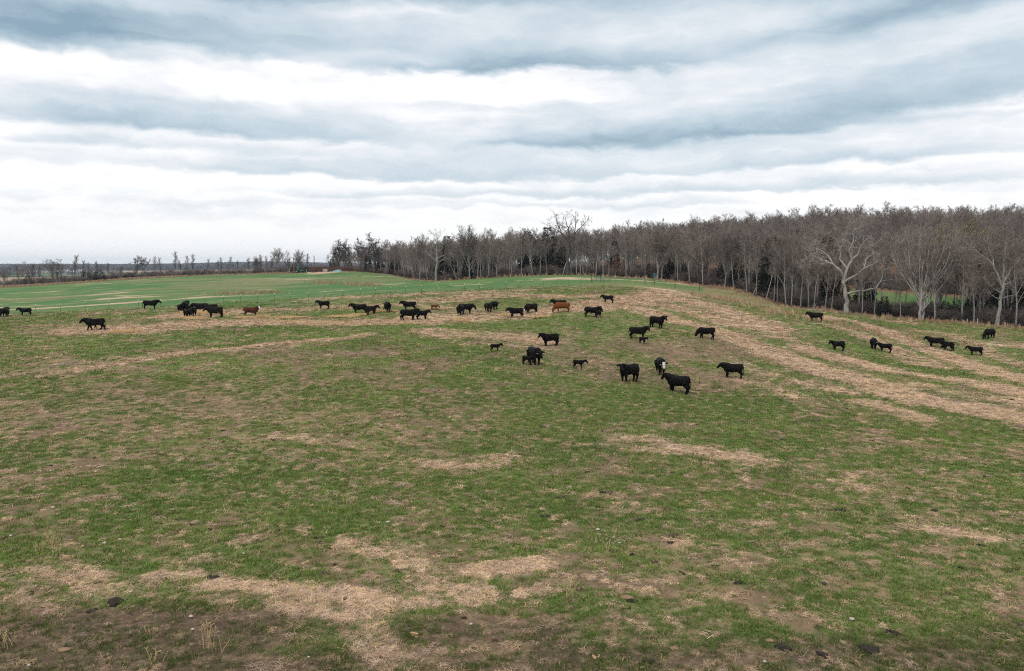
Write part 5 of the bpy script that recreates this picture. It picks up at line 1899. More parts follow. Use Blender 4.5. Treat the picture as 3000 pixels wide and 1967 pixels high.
for px, D in ((1890, 161), (1917, 162.5), (1978, 165), (2050, 168)):
    x, y = at(px, 800, D)[:2]
    z = on_ground(x, y)
    o = link('wooden_post', None, fence) if False else None
    mb = MB()
    mb.tube([(0, 0, -.3), (.01, 0, .6), (0, .01, 1.35)], [.085, .08, .075], 8)
    o = mb.build('fence_post', RUST, fence)
    o['label'] = 'dark brown timber end post'
    o.location = Vector((x, y, z)) - fo
    tops.append(Vector((x, y, z)))
for k, h in enumerate((.32, .58, .84, 1.08, 1.22)):
    mb = MB()
    mb.tube([p - fo + Vector((0, 0, h)) for p in tops], [.005] * len(tops), 3, cap=False)
    mb.build('wire', WIRE, fence)
# the second, darker fence along the wood
fence2 = empty('wire_fence', tuple(at(1632, 812, 190)))
tag(fence2, 'thin dark post fence at the top of the green field below the wood', 'fence')
fo2 = Vector(fence2.location)
back = [(1385, 190), (1410, 190), (1436, 190), (1462, 190), (1490, 190), (1518, 190), (1538, 189), (1559, 188), (1579, 188), (1605, 187), (1632, 187), (1651, 186), (1677, 186), (1704, 184), (1730, 182), (1748, 179), (1761, 175)]
tops = []
for px, D in back:
    x, y = at(px, 800, D)[:2]
    z = on_ground(x, y)
    o = link('fence_post', post_me, fence2)
    o.location = Vector((x, y, z)) - fo2
    tops.append(Vector((x, y, z)))
for h in (.5, .8, 1.1):
    mb = MB()
    mb.tube([p - fo2 + Vector((0, 0, h)) for p in tops], [.005] * len(tops), 3, cap=False)
    mb.build('wire', WIRE, fence2)
fence3 = empty('wire_fence', tuple(at(1240, 830, 205)))
tag(fence3, 'short row of white tipped posts in the hollow before the white limbed tree', 'fence')
fo3 = Vector(fence3.location)
tops = []
for px, D in ((1190, 216), (1210, 212), (1224, 208), (1237, 204), (1252, 200), (1268, 197)):
    x, y = at(px, 800, D)[:2]
    z = on_ground(x, y)
    o = link('fence_post', post_me, fence3)
    o.location = Vector((x, y, z)) - fo3
    link('white_tip', tip_me, o)
    tops.append(Vector((x, y, z)))
for h in (.5, 1.1):
    mb = MB()
    mb.tube([p - fo3 + Vector((0, 0, h)) for p in tops], [.005] * len(tops), 3, cap=False)
    mb.build('wire', WIRE, fence3)
# weathered posts along the wood on the right
WOODG = plain('weathered_timber', (.42, .38, .33), (.25, .22, .19), 5, .9)
for px, py, h, mat_, lab in [(2841, 950, .95, WOODG, 'left of two pale fence posts below the forked white tree'), (2871, 957, 1.1, WOODG, 'right of two pale fence posts below the forked white tree'), (2728, 940, 1.0, RUST, 'brown post at the foot of the great fan shaped tree'),
                             (2952, 960, .9, WOODG, 'short grey post right of the forked white tree')]:
    D = edge_D(px) - 2.2
    x, y = at(px, 800, D)[:2]
    mb = MB()
    mb.tube([(0, 0, -.3), (.02, .01, h * .5), (.0, .02, h)], [.09, .085, .08], 7)
    mb.tube([(0, .02, h), (0, .02, h + .03)], [.08, .05], 7)
    o = mb.build('fence_post', mat_)
    o.location = (x, y, on_ground(x, y))
    o.rotation_euler = (rnd.gauss(0, .04), rnd.gauss(0, .04), 0)
    tag(o, lab, 'post', 'posts along the right hand wood edge')

# gate panels
gx, gy = at(1760, 800, 162)[:2]
gate = empty('metal_gate', (gx, gy, on_ground(gx, gy)))
tag(gate, 'dark metal tube gate panels standing behind the white tipped fence', 'gate')
for k in range(2):
    x0 = -1.75 + k * 1.78
    fr = MB()
    fr.tube([(x0, k * .15, .15), (x0, k * .15, 1.28)], [.032] * 2, 6)
    fr.tube([(x0 + 1.70, k * .15 + .1, .15), (x0 + 1.70, k * .15 + .1, 1.28)], [.032] * 2, 6)
    fr.tube([(x0 + .85, k * .15 + .05, .2), (x0 + .85, k * .15 + .05, 1.25)], [.022] * 2, 5)
    fr.build('gate_frame', GALV, gate)
    for j in range(6):
        rl = MB()
        zz_ = .2 + j * .21
        rl.tube([(x0, k * .15, zz_), (x0 + 1.70, k * .15 + .1, zz_)], [.024] * 2, 5)
        rl.build('rail', GALV, gate)
for dx in (-1.9, 1.95):
    mb = MB()
    mb.tube([(dx, .1, -.2), (dx, .1, 1.5)], [.075, .07], 8)
    mb.build('gate_post', RUST, gate)

# ------------------------------------------------------------------ corral, tractor and clutter on the mound
TEAL = plain('teal_paint', (.06, .16, .16), (.04, .10, .10), 3, .6)
bx, by = at(1919, 800, 196)[:2]
stand = empty('feed_box', (bx, by, on_ground(bx, by)))
tag(stand, 'teal upright box with a sloping lid beside the thick pale trunk', 'box')
mb = MB()
mb.box((0, 0, .72), (.98, .8, 1.0))
mb.build('body', TEAL, stand)
mb = MB()
mb.box((0, -.03, 1.27), (1.08, .92, .07), rot=Matrix.Rotation(.10, 3, 'X'))
mb.build('lid', TEAL, stand)
mb = MB()
mb.box((0, -.415, .72), (.7, .03, .7))
mb.build('door', TEAL, stand)
for sx in (-.42, .42):
    for sy in (-.32, .32):
        mb = MB()
        mb.box((sx, sy, .06), (.1, .1, .32))
        mb.build('leg', RUST, stand)

GREENP = plain('green_tractor_paint', (.025, .11, .055), (.018, .07, .038), 2, .4, spec=.5)
TYRE = plain('tyre_rubber', (.03, .03, .03), (.02, .02, .02), 5, .9)
YEL = plain('wheel_paint', (.30, .27, .16), (.2, .18, .11), 3, .6)
GLASS = plain('cab_glass', (.06, .09, .09), (.04, .06, .06), 2, .1, spec=.6)
DARKM = plain('dark_metal', (.04, .04, .04), (.025, .025, .025), 3, .6)
tx, ty = at(878, 800, 337)[:2]
tr_ = empty('tractor', (tx, ty, on_ground(tx, ty)), math.radians(-28))
tag(tr_, 'green cab tractor parked at the end of the left field before dark cedars', 'tractor')


def wheel(x, y, r, w):
    t = MB()
    n = 20
    vs, fs = [], []
    prof = [(r * .58, -w / 2), (r * .92, -w / 2), (r, -w * .32), (r, w * .32), (r * .92, w / 2), (r * .58, w / 2)]
    for k in range(n):
        a = 6.28318 * k / n
        lug = 1 + (.03 if k % 2 else 0)
        for (q, yy) in prof:
            q2 = q * (lug if q >= r * .9 else 1)
            vs.append((math.cos(a) * q2, yy, math.sin(a) * q2))
    m_ = len(prof)
    for k in range(n):
        for j in range(m_):
            a, b_ = k * m_ + j, k * m_ + (j + 1) % m_
            c, d = ((k + 1) % n) * m_ + (j + 1) % m_, ((k + 1) % n) * m_ + j
            fs.append((a, d, c, b_))
    t.add(vs, fs)
    o = t.build('wheel', TYRE, tr_)
    o.location = (x, y, r)
    h = MB()
    h.tube([(0, -w * .22, 0), (0, w * .22, 0)], [r * .60, r * .60], 16)
    h.tube([(0, -w * .45, 0), (0, w * .45, 0)], [r * .2, r * .2], 10)
    h.build('rim', YEL, o)


for s in (-1, 1):
    wheel(-.75, s * .85, .80, .46)
    wheel(1.35, s * .78, .52, .32)
mb = MB()
mb.box((1.05, 0, 1.28), (1.55, .66, .62))
mb.box((1.05, 0, 1.60), (1.45, .56, .06))
mb.box((1.84, 0, 1.2), (.06, .58, .48))
mb.build('hood', GREENP, tr_)
mb = MB()
mb.box((.55, 0, .80), (2.6, .42, .42))
mb.tube([(1.35, -.75, .52), (1.35, .75, .52)], [.07, .07], 8)
mb.tube([(-.75, -.85, .8), (-.75, .85, .8)], [.1, .1], 8)
mb.build('chassis', DARKM, tr_)
for s in (-1, 1):
    mb = MB()
    mb.tube([(-1.45, s * .85, 1.25), (-1.25, s * .85, 1.62), (-.75, s * .85, 1.76), (-.25, s * .85, 1.62), (.0, s * .85, 1.3)], [(.26, .03)] * 5, 6)
    mb.build('fender', GREENP, tr_)
mb = MB()
for (px_, py_) in ((-1.15, -.6), (-1.15, .6), (.25, -.58), (.25, .58)):
    mb.box((px_, py_, 2.05), (.09, .09, 1.35))
mb.box((-.45, 0, 1.30), (1.45, 1.2, .16))
mb.build('cab_frame', GREENP, tr_)
mb = MB()
mb.box((-.45, 0, 2.78), (1.75, 1.4, .16))
mb.box((-.45, 0, 2.88), (1.4, 1.1, .07))
mb.build('cab_roof', GREENP, tr_)
for (c, sz) in (((.25, 0, 2.05), (.02, 1.05, 1.25)), ((-1.15, 0, 2.05), (.02, 1.1, 1.25)), ((-.45, .6, 2.05), (1.3, .02, 1.25)), ((-.45, -.6, 2.05), (1.3, .02, 1.25))):
    mb = MB()
    mb.box(c, sz)
    mb.build('window', GLASS, tr_)
mb = MB()
mb.tube([(.75, .2, 1.55), (.75, .2, 2.5)], [.05, .045], 8)
mb.build('exhaust_pipe', DARKM, tr_)
for s in (-1, 1):
    mb = MB()
    mb.tube([(1.87, s * .2, 1.3), (1.9, s * .2, 1.3)], [.08, .08], 10)
    mb.build('headlight', TAG_W, tr_)


def utility_pole(px, top, D, mat_, label, lean=0.0):
    x, y = at(px, 800, D)[:2]
    z = on_ground(x, y)
    h = CAMZ + ray(px, top)[1] * D - z
    o = empty('utility_pole', (x, y, z))
    o.rotation_euler = (0, lean, 0)
    tag(o, label, 'pole', 'poles by the corral')
    mb = MB()
    mb.tube([(0, 0, -.4), (0, 0, h * .5), (0, 0, h)], [.19, .17, .14], 8)
    mb.build('pole', mat_, o)
    mb = MB()
    mb.tube([(0, -.16, h * .93), (0, .16, h * .93)], [.05, .05], 6)
    mb.tube([(0, 0, h), (0, 0, h + .12)], [.12, .05], 8)
    mb.build('insulator_bracket', DARKM, o)


RUSTP = plain('reddish_pole', (.28, .12, .07), (.17, .08, .05), 3, .85)
utility_pole(861, 755, 340, RUSTP, 'reddish pole standing left of the tractor')
utility_pole(921, 750, 338, plain('dark_pole', (.10, .06, .045), (.06, .04, .03), 3, .85), 'tall dark pole standing right of the tractor')
for px, top, lab, ln in ((845, 788, 'pale broken post leaning left of the reddish pole', .25), (897, 788, 'short pale post right of the tractor', .0)):
    x, y = at(px, 800, 339)[:2]
    z = on_ground(x, y)
    h = CAMZ + ray(px, top)[1] * 339 - z
    mb = MB()
    mb.tube([(0, 0, -.3), (.05, 0, h * .5), (0, .03, h)], [.16, .15, .11], 7)
    o = mb.build('fence_post', WOODG)
    o.location = (x, y, z)
    o.rotation_euler = (0, ln, 0)
    tag(o, lab, 'post', 'posts by the tractor')
# rusty implement left of the pole
x, y = at(852, 800, 337)[:2]
imp = empty('farm_implement', (x, y, on_ground(x, y)), .2)
tag(imp, 'low rusty farm implement lying left of the reddish pole', 'implement')
mb = MB()
mb.tube([(-1.6, 0, .55), (1.6, 0, .55)], [.09, .09], 6)
mb.tube([(-1.6, .8, .5), (1.6, .8, .5)], [.07, .07], 6)
mb.tube([(0, 0, .55), (0, -1.5, .45)], [.07, .06], 6)
mb.build('frame', RUST, imp)
for k in range(7):
    mb = MB()
    mb.tube([(-1.5 + k * .5, .78, .5), (-1.5 + k * .5, .95, .25), (-1.5 + k * .5, .8, -.02)], [.05, .05, .03], 5)
    mb.build('tine', RUST, imp)
# corral fence of brown panels
cor = empty('corral', tuple(at(965, 800, 334)))
tag(cor, 'rust brown corral of upright bars and rails behind the dirt yard', 'corral')
co = Vector(cor.location)
CB = plain('corral_rust', (.11, .050, .036), (.06, .030, .024), 2, .85)
cp = []
for px, D in [(905, 333), (918, 334), (930, 335), (943, 336), (956, 336.5), (969, 337), (982, 337), (995, 336), (1008, 334), (1022, 330), (1036, 326), (1050, 321), (1064, 316)]:
    x, y = at(px, 800, D)[:2]
    cp.append(Vector((x, y, on_ground(x, y))))
for p in cp:
    mb = MB()
    mb.tube([(0, 0, -.3), (0, 0, 2.15)], [.11, .10], 6)
    o = mb.build('post', CB, cor)
    o.location = p - co
for i in range(len(cp) - 1):
    for k in range(6):
        if i >= 8 and k % 2:
            continue
        h = .3 + k * .33
        mb = MB()
        a, b_ = cp[i] - co + Vector((0, -.1, h)), cp[i + 1] - co + Vector((0, -.1, h))
        mb.tube([a, b_], [(.03, .12)] * 2, 4)
        mb.build('rail', CB, cor)
# pale cage container, black drum, tarpaulin, bag
x, y = at(953, 800, 330)[:2]
tote = empty('caged_tank', (x, y, on_ground(x, y)), .15)
tag(tote, 'pale caged water tank standing in the dirt yard', 'tank')
WPL = plain('pale_tank_plastic', (.62, .58, .52), (.48, .45, .41), 2, .5)
mb = MB()
mb.box((0, 0, .72), (1.75, 1.1, 1.0))
mb.tube([(0, 0, 1.22), (0, 0, 1.3)], [.2, .2], 12)
mb.build('tank', WPL, tote)
mb = MB()
for k in range(6):
    for yy in (-.58, .58):
        mb.tube([(-.9 + k * .36, yy, .2), (-.9 + k * .36, yy, 1.24)], [.02, .02], 4)
for zc in (.3, .62, .94, 1.24):
    mb.tube([(-.9, -.58, zc), (.9, -.58, zc), (.9, .58, zc), (-.9, .58, zc), (-.9, -.58, zc)], [.02] * 5, 4)
mb.build('cage', GALV, tote)
mb = MB()
for yy in (-.45, 0, .45):
    mb.box((0, yy, .1), (1.8, .12, .2))
mb.build('pallet', WOODG, tote)
x, y = at(964, 800, 330)[:2]
drum = empty('steel_drum', (x, y, on_ground(x, y)))
tag(drum, 'black drum standing right beside the caged tank', 'drum')
mb = MB()
mb.tube([(0, 0, 0), (0, 0, .3), (0, 0, .32), (0, 0, .34), (0, 0, .62), (0, 0, .64), (0, 0, .66), (0, 0, 1.05), (0, 0, 1.1)], [.38, .38, .40, .38, .38, .40, .38, .38, .36], 16)
mb.build('barrel', DARKM, drum)
mb = MB()
mb.tube([(.15, 0, 1.1), (.15, 0, 1.14)], [.06, .06], 8)
mb.build('cap', DARKM, drum)
TARP = plain('blue_green_tarp', (.16, .36, .38), (.10, .25, .28), 3, .5)
x, y = at(988, 800, 328)[:2]
bm = bmesh.new()
bmesh.ops.create_grid(bm, x_segments=26, y_segments=12, size=1.0)
for v in bm.verts:
    u, w = v.co.x, v.co.y
    h = (1 - u * u) ** .6 * (1 - w * w) ** .6 if abs(u) < 1 and abs(w) < 1 else 0
    hh = h * (.75 + .28 * u) + .16 * h * (fbm(np.array([u * 4]), np.array([w * 4]), 61, 3)[0] - .5) * 4
    v.co = Vector((u * 1.9, w * .9, max(hh, .0) - .03))
me = bpy.data.meshes.new('tarpaulin')
bm.to_mesh(me)
bm.free()
me.materials.append(TARP)
o = link('tarpaulin_heap', me)
o.location = (x, y, on_ground(x, y) + .02)
so = o.modifiers.new('thick', 'SOLIDIFY')
so.thickness = .04
tag(o, 'blue green tarpaulin draped over a heap in the dirt yard', 'tarpaulin')


def lump(name, x, y, size, mat_, label, cat, seed, group=None, rough=.35, flat_base=True, sub=3, zoff=0.0, rz=0.0):
    bm = bmesh.new()
    bmesh.ops.create_icosphere(bm, subdivisions=sub, radius=1.0)
    for v in bm.verts:
        n = v.co.normalized()
        k = 1 + rough * (fbm(np.array([n.x * 2.1 + n.z]), np.array([n.y * 2.1 - n.z * .7]), seed, 3)[0] - .5) * 2 + (.5 * rough * (fbm(np.array([n.x * 7]), np.array([n.y * 7 + n.z * 3]), seed, 2)[0] - .5) if rough > .5 else 0)
        v.co = Vector((n.x * size[0], n.y * size[1], n.z * size[2])) * k
        if flat_base and v.co.z < -.15 * size[2]:
            v.co.z = -.15 * size[2]
    me = bpy.data.meshes.new(name)
    bm.to_mesh(me)
    bm.free()
    for p in me.polygons:
        p.use_smooth = True
    me.materials.append(mat_)
    o = link(name, me)
    o.location = (x, y, on_ground(x, y) + zoff)
    o.rotation_euler = (0, 0, rz)
    tag(o, label, cat, group)
    return o


x, y = at(908, 800, 334)[:2]
lump('feed_bag', x, y, (.9, .5, .35), TAG_W, 'white bag lying between the tractor and the tall dark pole', 'bag', 71)

# ------------------------------------------------------------------ buildings far off
ROOF = plain('pale_metal_roof', (.62, .63, .66), (.52, .53, .56), 1, .5)
WALLW = plain('white_siding', (.68, .69, .72), (.55, .56, .60), 1, .7)
DKW = plain('dark_boards', (.10, .085, .08), (.06, .05, .048), 2, .9)
OPEN = plain('dark_opening', (.03, .03, .035))


def building(name, px, py, D, w, d, h, wall, roof, label, cat, rz=0.0, nwin=3, pitch=.28):
    x, y = at(px, 800, D)[:2]
    z = on_ground(x, y)
    # stands on ground seen at py: the terrain is rolling, so build it a plinth down to the slope
    o = empty(name, (x, y, z), rz)
    tag(o, label, cat, None)
    mb = MB()
    mb.box((0, 0, h / 2 - .4), (w, d, h + .8))
    mb.add([(-w / 2, -d / 2, h), (w / 2, -d / 2, h), (w / 2, d / 2, h), (-w / 2, d / 2, h), (-w / 2, 0, h + d * pitch), (w / 2, 0, h + d * pitch)], [(0, 4, 3), (1, 2, 5)])
    mb.build('wall', wall, o)
    for s in (-1, 1):
        mb = MB()
        L = math.hypot(d / 2 + .4, (d / 2 + .4) * pitch * 2)
        mb.box((0, s * (d / 4 + .2), h + d * pitch / 2 - .05 + .12), (w + .8, L, .12), rot=Matrix.Rotation(-s * math.atan(pitch * 2), 3, 'X'))
        mb.build('roof', roof, o)
    for k in range(nwin):
        mb = MB()
        mb.box((-w / 2 + w * (k + .5) / nwin, -d / 2 - .02, h * .55), (w / nwin * .35, .08, h * .35))
        mb.build('window', OPEN, o)
    mb = MB()
    mb.box((w * .08, -d / 2 - .03, h * .36), (min(1.6, w * .2), .08, h * .74))
    mb.build('door', OPEN, o)
    return o


building('dark_shed', 418, 815, 352, 5.6, 4.5, 1.9, DKW, DKW, 'low dark board shed under the trees with leaf clumps', 'shed', nwin=1, pitch=.15)
building('white_barn', 96, 790, 1010, 13, 9, 3.6, WALLW, ROOF, 'small pale farm building left in the far fields', 'building', .1)
building('white_barn', 108, 790, 1040, 8, 7, 3.4, WALLW, ROOF, 'second small pale building right against the first in the far fields', 'building', -.15)
building('long_barn', 210, 790, 1060, 34, 10, 3.4, WALLW, ROOF, 'long pale low barn in the far fields behind the two dark cedars', 'barn', .04, 6)
building('grey_barn', 512, 795, 700, 14, 9, 3, plain('grey_siding', (.30, .29, .32), (.22, .21, .24), 1, .8), plain('grey_roof', (.38, .38, .42), (.3, .3, .33), 1, .6), 'low grey barn beyond the far tree line behind the tallest slim tree', 'barn', .05, 3)

# ------------------------------------------------------------------ dung, stones, hay heaps, weeds in the near pasture
DUNG = plain('dung', (.026, .018, .014), (.013, .010, .008), 9, .8)
DUNG_B = plain('dry_dung', (.075, .045, .030), (.04, .025, .018), 9, .9)
STONE = plain('pale_stone', (.48, .42, .37), (.34, .29, .25), 8, .85)
TANST = plain('tan_dry_dung', (.27, .175, .11), (.18, .115, .07), 8, .9)
DG = 'cow pats lying in the near pasture'
pats = [(1555, 1484, 34, 0, 'round black cow pat left of a larger one in the centre foreground'), (1599, 1514, 44, 0, 'large dark cow pat right below the round one in the centre foreground'), (1645, 1455, 40, 0, 'ragged dark cow pat with tan crumbs at its upper left'),
        (1769, 1442, 26, 0, 'small black cow pat alone above the centre foreground group'), (1722, 1381, 30, 0, 'brownish pat farther up left of the straw patch'), (1872, 1526, 36, 0, 'black pointed cow pat in the middle of the pale grass'),
        (1986, 1522, 28, 0, 'flat oblong black cow pat right of the pointed one'), (1970, 1572, 50, 1, 'elongated brown cow pat smeared down to the right'), (1966, 1594, 26, 0, 'small dark cow pat just below the elongated brown one'),
        (1796, 1616, 34, 1, 'crumbly brown pat above the near right tan lump'), (1921, 1652, 36, 1, 'round brown pat on the bare grey patch'), (1852, 1630, 22, 0, 'small black pat left of the bare grey patch'), (2091, 1510, 26, 0, 'small black cow pat on the right of the flat oblong one'),
        (2460, 1490, 34, 0, 'oblong black pat in the right middle ground'), (2739, 1493, 28, 0, 'small black pat far right in the middle ground'), (2695, 1519, 32, 1, 'brown pat right above the far right straw'), (2264, 1557, 32, 1, 'dark brown pat near the right centre'),
        (2294, 1290, 24, 0, 'small black pat on the far right slope'), (2180, 1237, 26, 0, 'small black pat above the oblong straw patch'), (2040, 1243, 24, 1, 'brown pat left above the oblong straw patch'), (1594, 1256, 30, 1, 'flat dark pat left on the slope below the calf'),
        (2164, 1713, 40, 0, 'dark pat right of centre near the lower part'), (1854, 1762, 40, 0, 'dark cow pat touching a tan lump in the lower centre'), (2294, 1910, 58, 0, 'wide dark pat at the bottom right of centre'), (2410, 1930, 52, 0, 'dark pat at the very bottom, second from the wide one'),
        (2545, 1912, 70, 0, 'broad splashed pat at the bottom right'), (2620, 1860, 56, 0, 'dark pat with tan crumbs at its right, lower right'), (624, 1694, 46, 0, 'round black pat on the left straw strip'), (947, 1686, 44, 1, 'brown pat on the straw left of the trodden trail'),
        (340, 1764, 78, 0, 'long black smear of dung in the lower left'), (270, 1790, 46, 0, 'dark pat left below the long black smear'), (1308, 1576, 34, 1, 'dark pat above the trodden straw in the centre left'), (1011, 1275, 30, 0, 'black pat alone high in the left centre'),
        (1650, 1090, 20, 1, 'dark pat on the brown ground by the lone calf'), (2780, 1745, 30, 1, 'brown pat low at the right'), (460, 1506, 30, 1, 'dark pat in the green left middle ground'), (830, 1510, 26, 1, 'brown pat left of the centre green'),
        (835, 1415, 24, 1, 'brown crumbly pat farther up at left'), (1700, 1730, 30, 1, 'brown lump left of the tan lump in the lower centre')]
for i, (px, py, wpx, m_, lab) in enumerate(pats):
    x, y, z = hit(px, py)
    w = wpx * y / F / 2 * .74
    lump('cow_pat', x, y, (w, w * rnd.uniform(.6, 1.0), max(.05, w * .28)), DUNG_B if m_ else DUNG, lab, 'cow pat', 300 + i, DG, rough=.9, zoff=.006, rz=rnd.uniform(-.6, .6), sub=3)
tans = [(1838, 1754, 40, 'tan lump touching a dark pat in the lower centre'), (1815, 1738, 30, 'flat tan lump left above the brighter one'), (187, 1907, 40, 'tan lump in the bottom left corner'), (870, 1376, 30, 'pale flat lump in the left centre'), (336, 1243, 34, 'oblong tan lump in the left middle ground'), (2255, 1890, 30, 'tan lump at the bottom right of centre'),
        (1975, 1910, 30, 'tan lump at the bottom centre'), (2585, 1470, 22, 'pale tan lump far right')]
for i, (px, py, wpx, lab) in enumerate(tans):
    x, y, z = hit(px, py)
    w = wpx * y / F / 2
    lump('dry_lump', x, y, (w, w * .6, w * .36), TANST, lab, 'lump', 400 + i, 'tan lumps in the near pasture', rough=.4, zoff=.02)
sts = [(148, 1382), (280, 1382), (155, 1487), (305, 1594), (351, 1583), (32, 1574), (1137, 1534), (382, 1738), (905, 1930), (565, 1852), (1815, 1595), (1752, 1558), (2495, 1825), (2240, 1955), (1607, 1035), (1627, 1032), (1622, 1094), (2282, 1268), (1655, 1182), (560, 1815), (85, 1952), (1235, 1150), (1717, 1120), (2700, 1340), (1380, 1835), (714, 1625)]
for i, (px, py) in enumerate(sts):
    x, y, z = hit(px, py)
    w = rnd.uniform(.035, .075) * (1 + y / 110)
    lump('stone', x, y, (w, w * .8, w * .65), STONE, 'small whitish stone lying in the short grass of the pasture', 'stone', 500 + i, 'small pale stones strewn over the pasture', rough=.4, zoff=.03, sub=2)

HAYM = plain('hay', (.44, .29, .14), (.24, .15, .075), 14, .95)
HAYS = plain('hay_stalks', (.52, .37, .19), (.36, .24, .12), 3, .95)
heaps = [(585, 920, 3.2, 1.0, .55, 'large hay heap ringed by black cattle at the left'), (560, 936, 2.4, .8, .25, 'trampled hay spread at the front of the large heap'), (372, 972, 1.8, .8, .26, 'golden hay heap right of the lone walking cow'), (715, 932, 1.6, .7, .22, 'hay under the white faced red cow'),
         (766, 929, 1.2, .6, .26, 'dark hay lump right of the white faced red cow'), (845, 932, 3.0, .7, .22, 'low hay windrow right of the white faced red cow'), (1010, 930, 2.6, .7, .22, 'low hay windrow left of the middle herd'), (1120, 915, 2.2, .7, .24, 'hay under the rear facing cow of the middle herd'),
         (1060, 926, 2.0, .7, .24, 'hay below the left facing cow with a young one'), (1272, 908, 1.2, .6, .22, 'tuft of hay under the red calf'), (860, 943, 2.2, .6, .16, 'pale hay clump left on the long straw strip'), (975, 948, 2.4, .7, .18, 'golden hay clump on the long straw strip'),
         (1340, 940, 1.6, .6, .18, 'hay clump on the straw under the central herd'), (1480, 923, 1.2, .5, .2, 'brown hay clump left of the white faced grazer'), (1600, 928, 1.8, .6, .18, 'hay clump between the white faced grazer and the orange red cow')]
for i, (px, py, w, d, h, lab) in enumerate(heaps):
    x, y, z = hit(px, py)
    o = empty('hay_heap', (x, y, z))
    tag(o, lab, 'hay heap', 'hay heaps laid out for the cattle')
    bm = bmesh.new()
    bmesh.ops.create_icosphere(bm, subdivisions=3, radius=1.0)
    for v in bm.verts:
        n_ = v.co.normalized()
        k = 1 + .9 * (fbm(np.array([n_.x * 2.6 + i * 3.1]), np.array([n_.y * 2.6 + n_.z]), 620 + i, 3)[0] - .5)
        v.co = Vector((n_.x * w * k, n_.y * d * k, max(n_.z, -.1) * h * k))
    me = bpy.data.meshes.new('hay_mound')
    bm.to_mesh(me)
    bm.free()
    me.materials.append(HAYM)
    link('mound', me, o)
    mb = MB()
    rg = random.Random(i)
    for k in range(420):
        a, r = rg.random() * 6.283, math.sqrt(rg.random()) * 1.15
        zc = h * max(0, 1 - r * r) ** .5 * .95
        c = Vector((math.cos(a) * r * w, math.sin(a) * r * d, zc + .03))
        dr = Vector((rg.gauss(0, 1), rg.gauss(0, 1), rg.gauss(.15, .45))).normalized() * rg.uniform(.12, .32)
        s_ = dr.orthogonal().normalized() * rg.uniform(.010, .022)
        u_ = dr.cross(s_).normalized() * .008
        mb.add([c - dr - s_, c - dr + s_, c + s_ + u_, c - s_ + u_, c + dr], [(0, 1, 2, 3), (3, 2, 4)])
    st_ = mb.build('stalks', HAYS, o)
    st_['kind'] = 'stuff'

WEED = plain('straw_stem', (.56, .43, .24), (.42, .31, .16), 3, .9)
weeds = [(1674, 1755, .62, 9, 'tall straw weed stalks standing in a dark green spot, lower centre'), (160, 1606, .62, 14, 'clump of straw weed stalks in the left foreground'), (112, 1625, .4, 9, 'lower clump of stalks left beside the taller one'), (632, 1597, .5, 4, 'thin bent stalks in the left centre'),
         (602, 1900, .75, 8, 'long bent straw stalks at the bottom left'), (640, 1912, .5, 4, 'bent stalks lying right of the long ones'), (2550, 1526, .55, 8, 'spreading straw weed tuft in the right foreground'), (2815, 1555, .6, 7, 'single upright weed tuft near the far right straw'), (1775, 1632, .6, 3, 'lone straw stem right of centre'),
         (705, 1098, .6, 8, 'upright weed tuft on the brown strip at left centre'), (650, 1078, .5, 5, 'small reddish weed tuft left of the upright one'), (1800, 1345, .5, 3, 'thin single stem on the pale grass of the centre'), (2335, 1228, .6, 4, 'weed stem on the right slope'), (2700, 1300, .5, 4, 'weed stem at the right on the slope'),
         (540, 992, .75, 8, 'dry weed tuft below the hay heap herd'), (2435, 1330, .5, 4, 'weed stem in the right middle ground'), (770, 1560, .5, 5, 'loose straw stems in the left centre'), (460, 1940, .45, 6, 'short straw stems at the bottom left'), (30, 1900, .45, 6, 'straw stems in the bottom left corner'), (1010, 1480, .35, 4, 'thin dead stems left of centre')]
for i, (px, py, h, n_, lab) in enumerate(weeds):
    x, y, z = hit(px, py)
    rg = random.Random(900 + i)
    mb = MB()
    for k in range(n_):
        a = rg.random() * 6.283
        b0 = Vector((rg.gauss(0, .10), rg.gauss(0, .06), -.03))
        ln = rg.uniform(.1, .5) * h
        hh = h * rg.uniform(.5, 1.1)
        d_ = Vector((math.cos(a), math.sin(a) * .6, 0))
        p1 = b0 + Vector((0, 0, hh * .5)) + d_ * ln * .3
        p2 = b0 + Vector((0, 0, hh)) + d_ * ln
        mb.tube([b0, p1, p2], [.008, .0065, .005], 4)
        for q in range(3):
            e = p1.lerp(p2, rg.uniform(.4, 1))
            mb.tube([e, e + Vector((rg.gauss(0, .05), rg.gauss(0, .05), rg.uniform(.02, .09)))], [.004, .008], 3)
    o = mb.build('weed_clump', WEED)
    o.location = (x, y, z)
    tag(o, lab, 'weed', 'dead weed stalks in the near pasture')
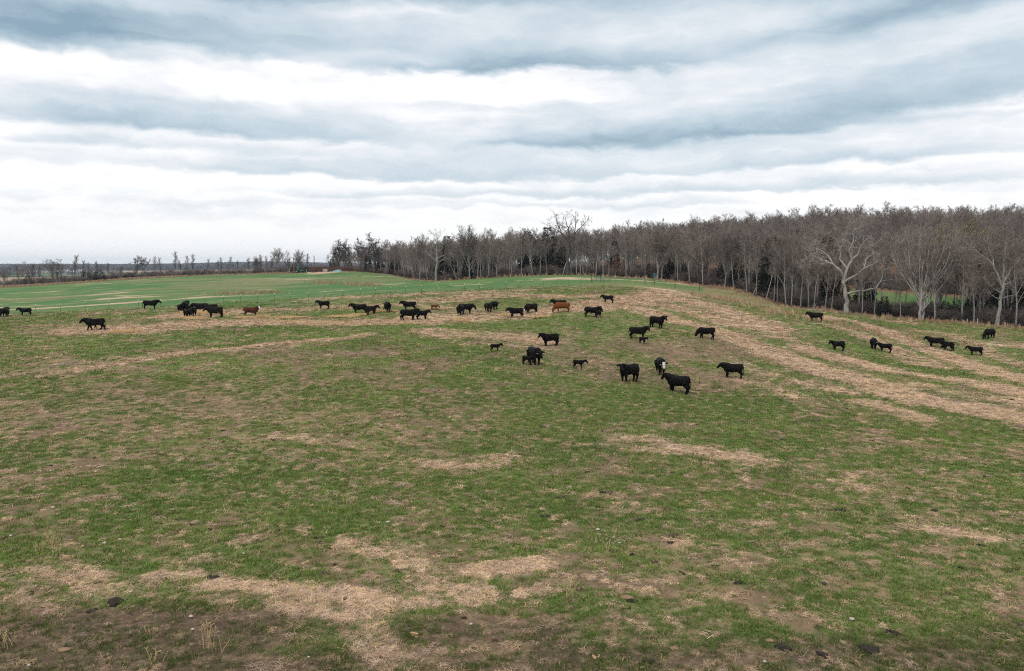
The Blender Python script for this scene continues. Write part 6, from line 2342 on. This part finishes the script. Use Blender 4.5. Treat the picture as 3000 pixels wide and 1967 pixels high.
# fallen limbs and sticks
LIMB = BARK['pale']
for i, (px, py, L, ang_, lab, r) in enumerate([(2400, 904, 4.6, .25, 'pale fallen limb at the foot of the wood above the lone cow', .12), (195, 1073, 2.6, .15, 'pale stick lying on the green at the left', .05), (2335, 1237, 1.1, -.1, 'dark stick on the right slope', .05),
                                               (2386, 1234, 1.3, -.15, 'brown stick right of the dark stick on the slope', .05), (932, 1408, .6, 1.1, 'grey twig standing in the left centre', .025), (1295, 1302, .7, .9, 'pale twig left of centre', .025)]):
    x, y, z = hit(px, py) if py > 950 else (*at(px, 800, edge_D(px) - 3)[:2], 0)
    z = on_ground(x, y)
    mb = MB()
    rg = random.Random(i)
    pts_, _ = bez((-L / 2, 0, r), (math.cos(ang_), math.sin(ang_) * .5, .06), L, 6, rg, .10, .01)
    mb.tube(pts_, [r * (1 - .12 * k) for k in range(7)], 6)
    for k in (2, 4):
        pp, _ = bez(pts_[k], (.5, rg.gauss(0, .5), .6), L * .3, 3, rg, .15, .02)
        mb.tube(pp, [r * .5, r * .4, r * .3, r * .15], 5)
    o = mb.build('fallen_branch', LIMB if i not in (2, 3) else BARK['dark'])
    o.location = (x, y, z)
    tag(o, lab, 'branch', 'fallen branches and sticks')
# pale bare ring where a feeder stood
x, y, z = hit(2386, 950)
mb = MB()
rg = random.Random(4)
for k in range(40):
    a, r = rg.random() * 6.283, math.sqrt(rg.random())
    c = Vector((math.cos(a) * r * 1.25, math.sin(a) * r * .9, .03))
    mb.box(c, (rg.uniform(.15, .4), rg.uniform(.06, .14), .05), rot=Matrix.Rotation(rg.random() * 3, 3, 'Z'))
o = mb.build('wood_scraps', plain('bleached_scraps', (.50, .44, .40), (.36, .31, .28), 4, .9))
o.location = (x, y, z + .02)
tag(o, 'patch of bleached scraps on the grass below the lone cow at the wood', 'scraps')
x, y, z = hit(30, 931)
mb = MB()
for k in range(30):
    a, r = rg.random() * 6.283, math.sqrt(rg.random())
    c = Vector((math.cos(a) * r * 1.9, math.sin(a) * r * .7, .04))
    mb.box(c, (rg.uniform(.2, .6), rg.uniform(.08, .16), .06), rot=Matrix.Rotation(rg.random() * 3, 3, 'Z'))
o = mb.build('wood_scraps', plain('grey_scraps', (.34, .27, .24), (.22, .17, .15), 4, .9))
o.location = (x, y, z + .02)
tag(o, 'trodden grey scraps under the cow at the left border', 'scraps')

# ------------------------------------------------------------------ air
HAZE_DENS = 0.00009
hm = bpy.data.materials.new('haze')
hm.use_nodes = True
nt = hm.node_tree
nt.nodes.clear()
o_ = nt.nodes.new('ShaderNodeOutputMaterial')
v_ = nt.nodes.new('ShaderNodeVolumePrincipled')
v_.inputs['Color'].default_value = (.70, .85, 1.0, 1)
v_.inputs['Density'].default_value = HAZE_DENS
v_.inputs['Anisotropy'].default_value = 0.1
nt.links.new(v_.outputs[0], o_.inputs['Volume'])
hz = MB()
zmin, zmax = -45.0, 75.0
hz.box((0, 0, (zmin + zmax) / 2), (14600, 14600, zmax - zmin))
ho = hz.build('haze', hm)
tag(ho, 'thin pale air veiling the far ridges', kind='stuff')
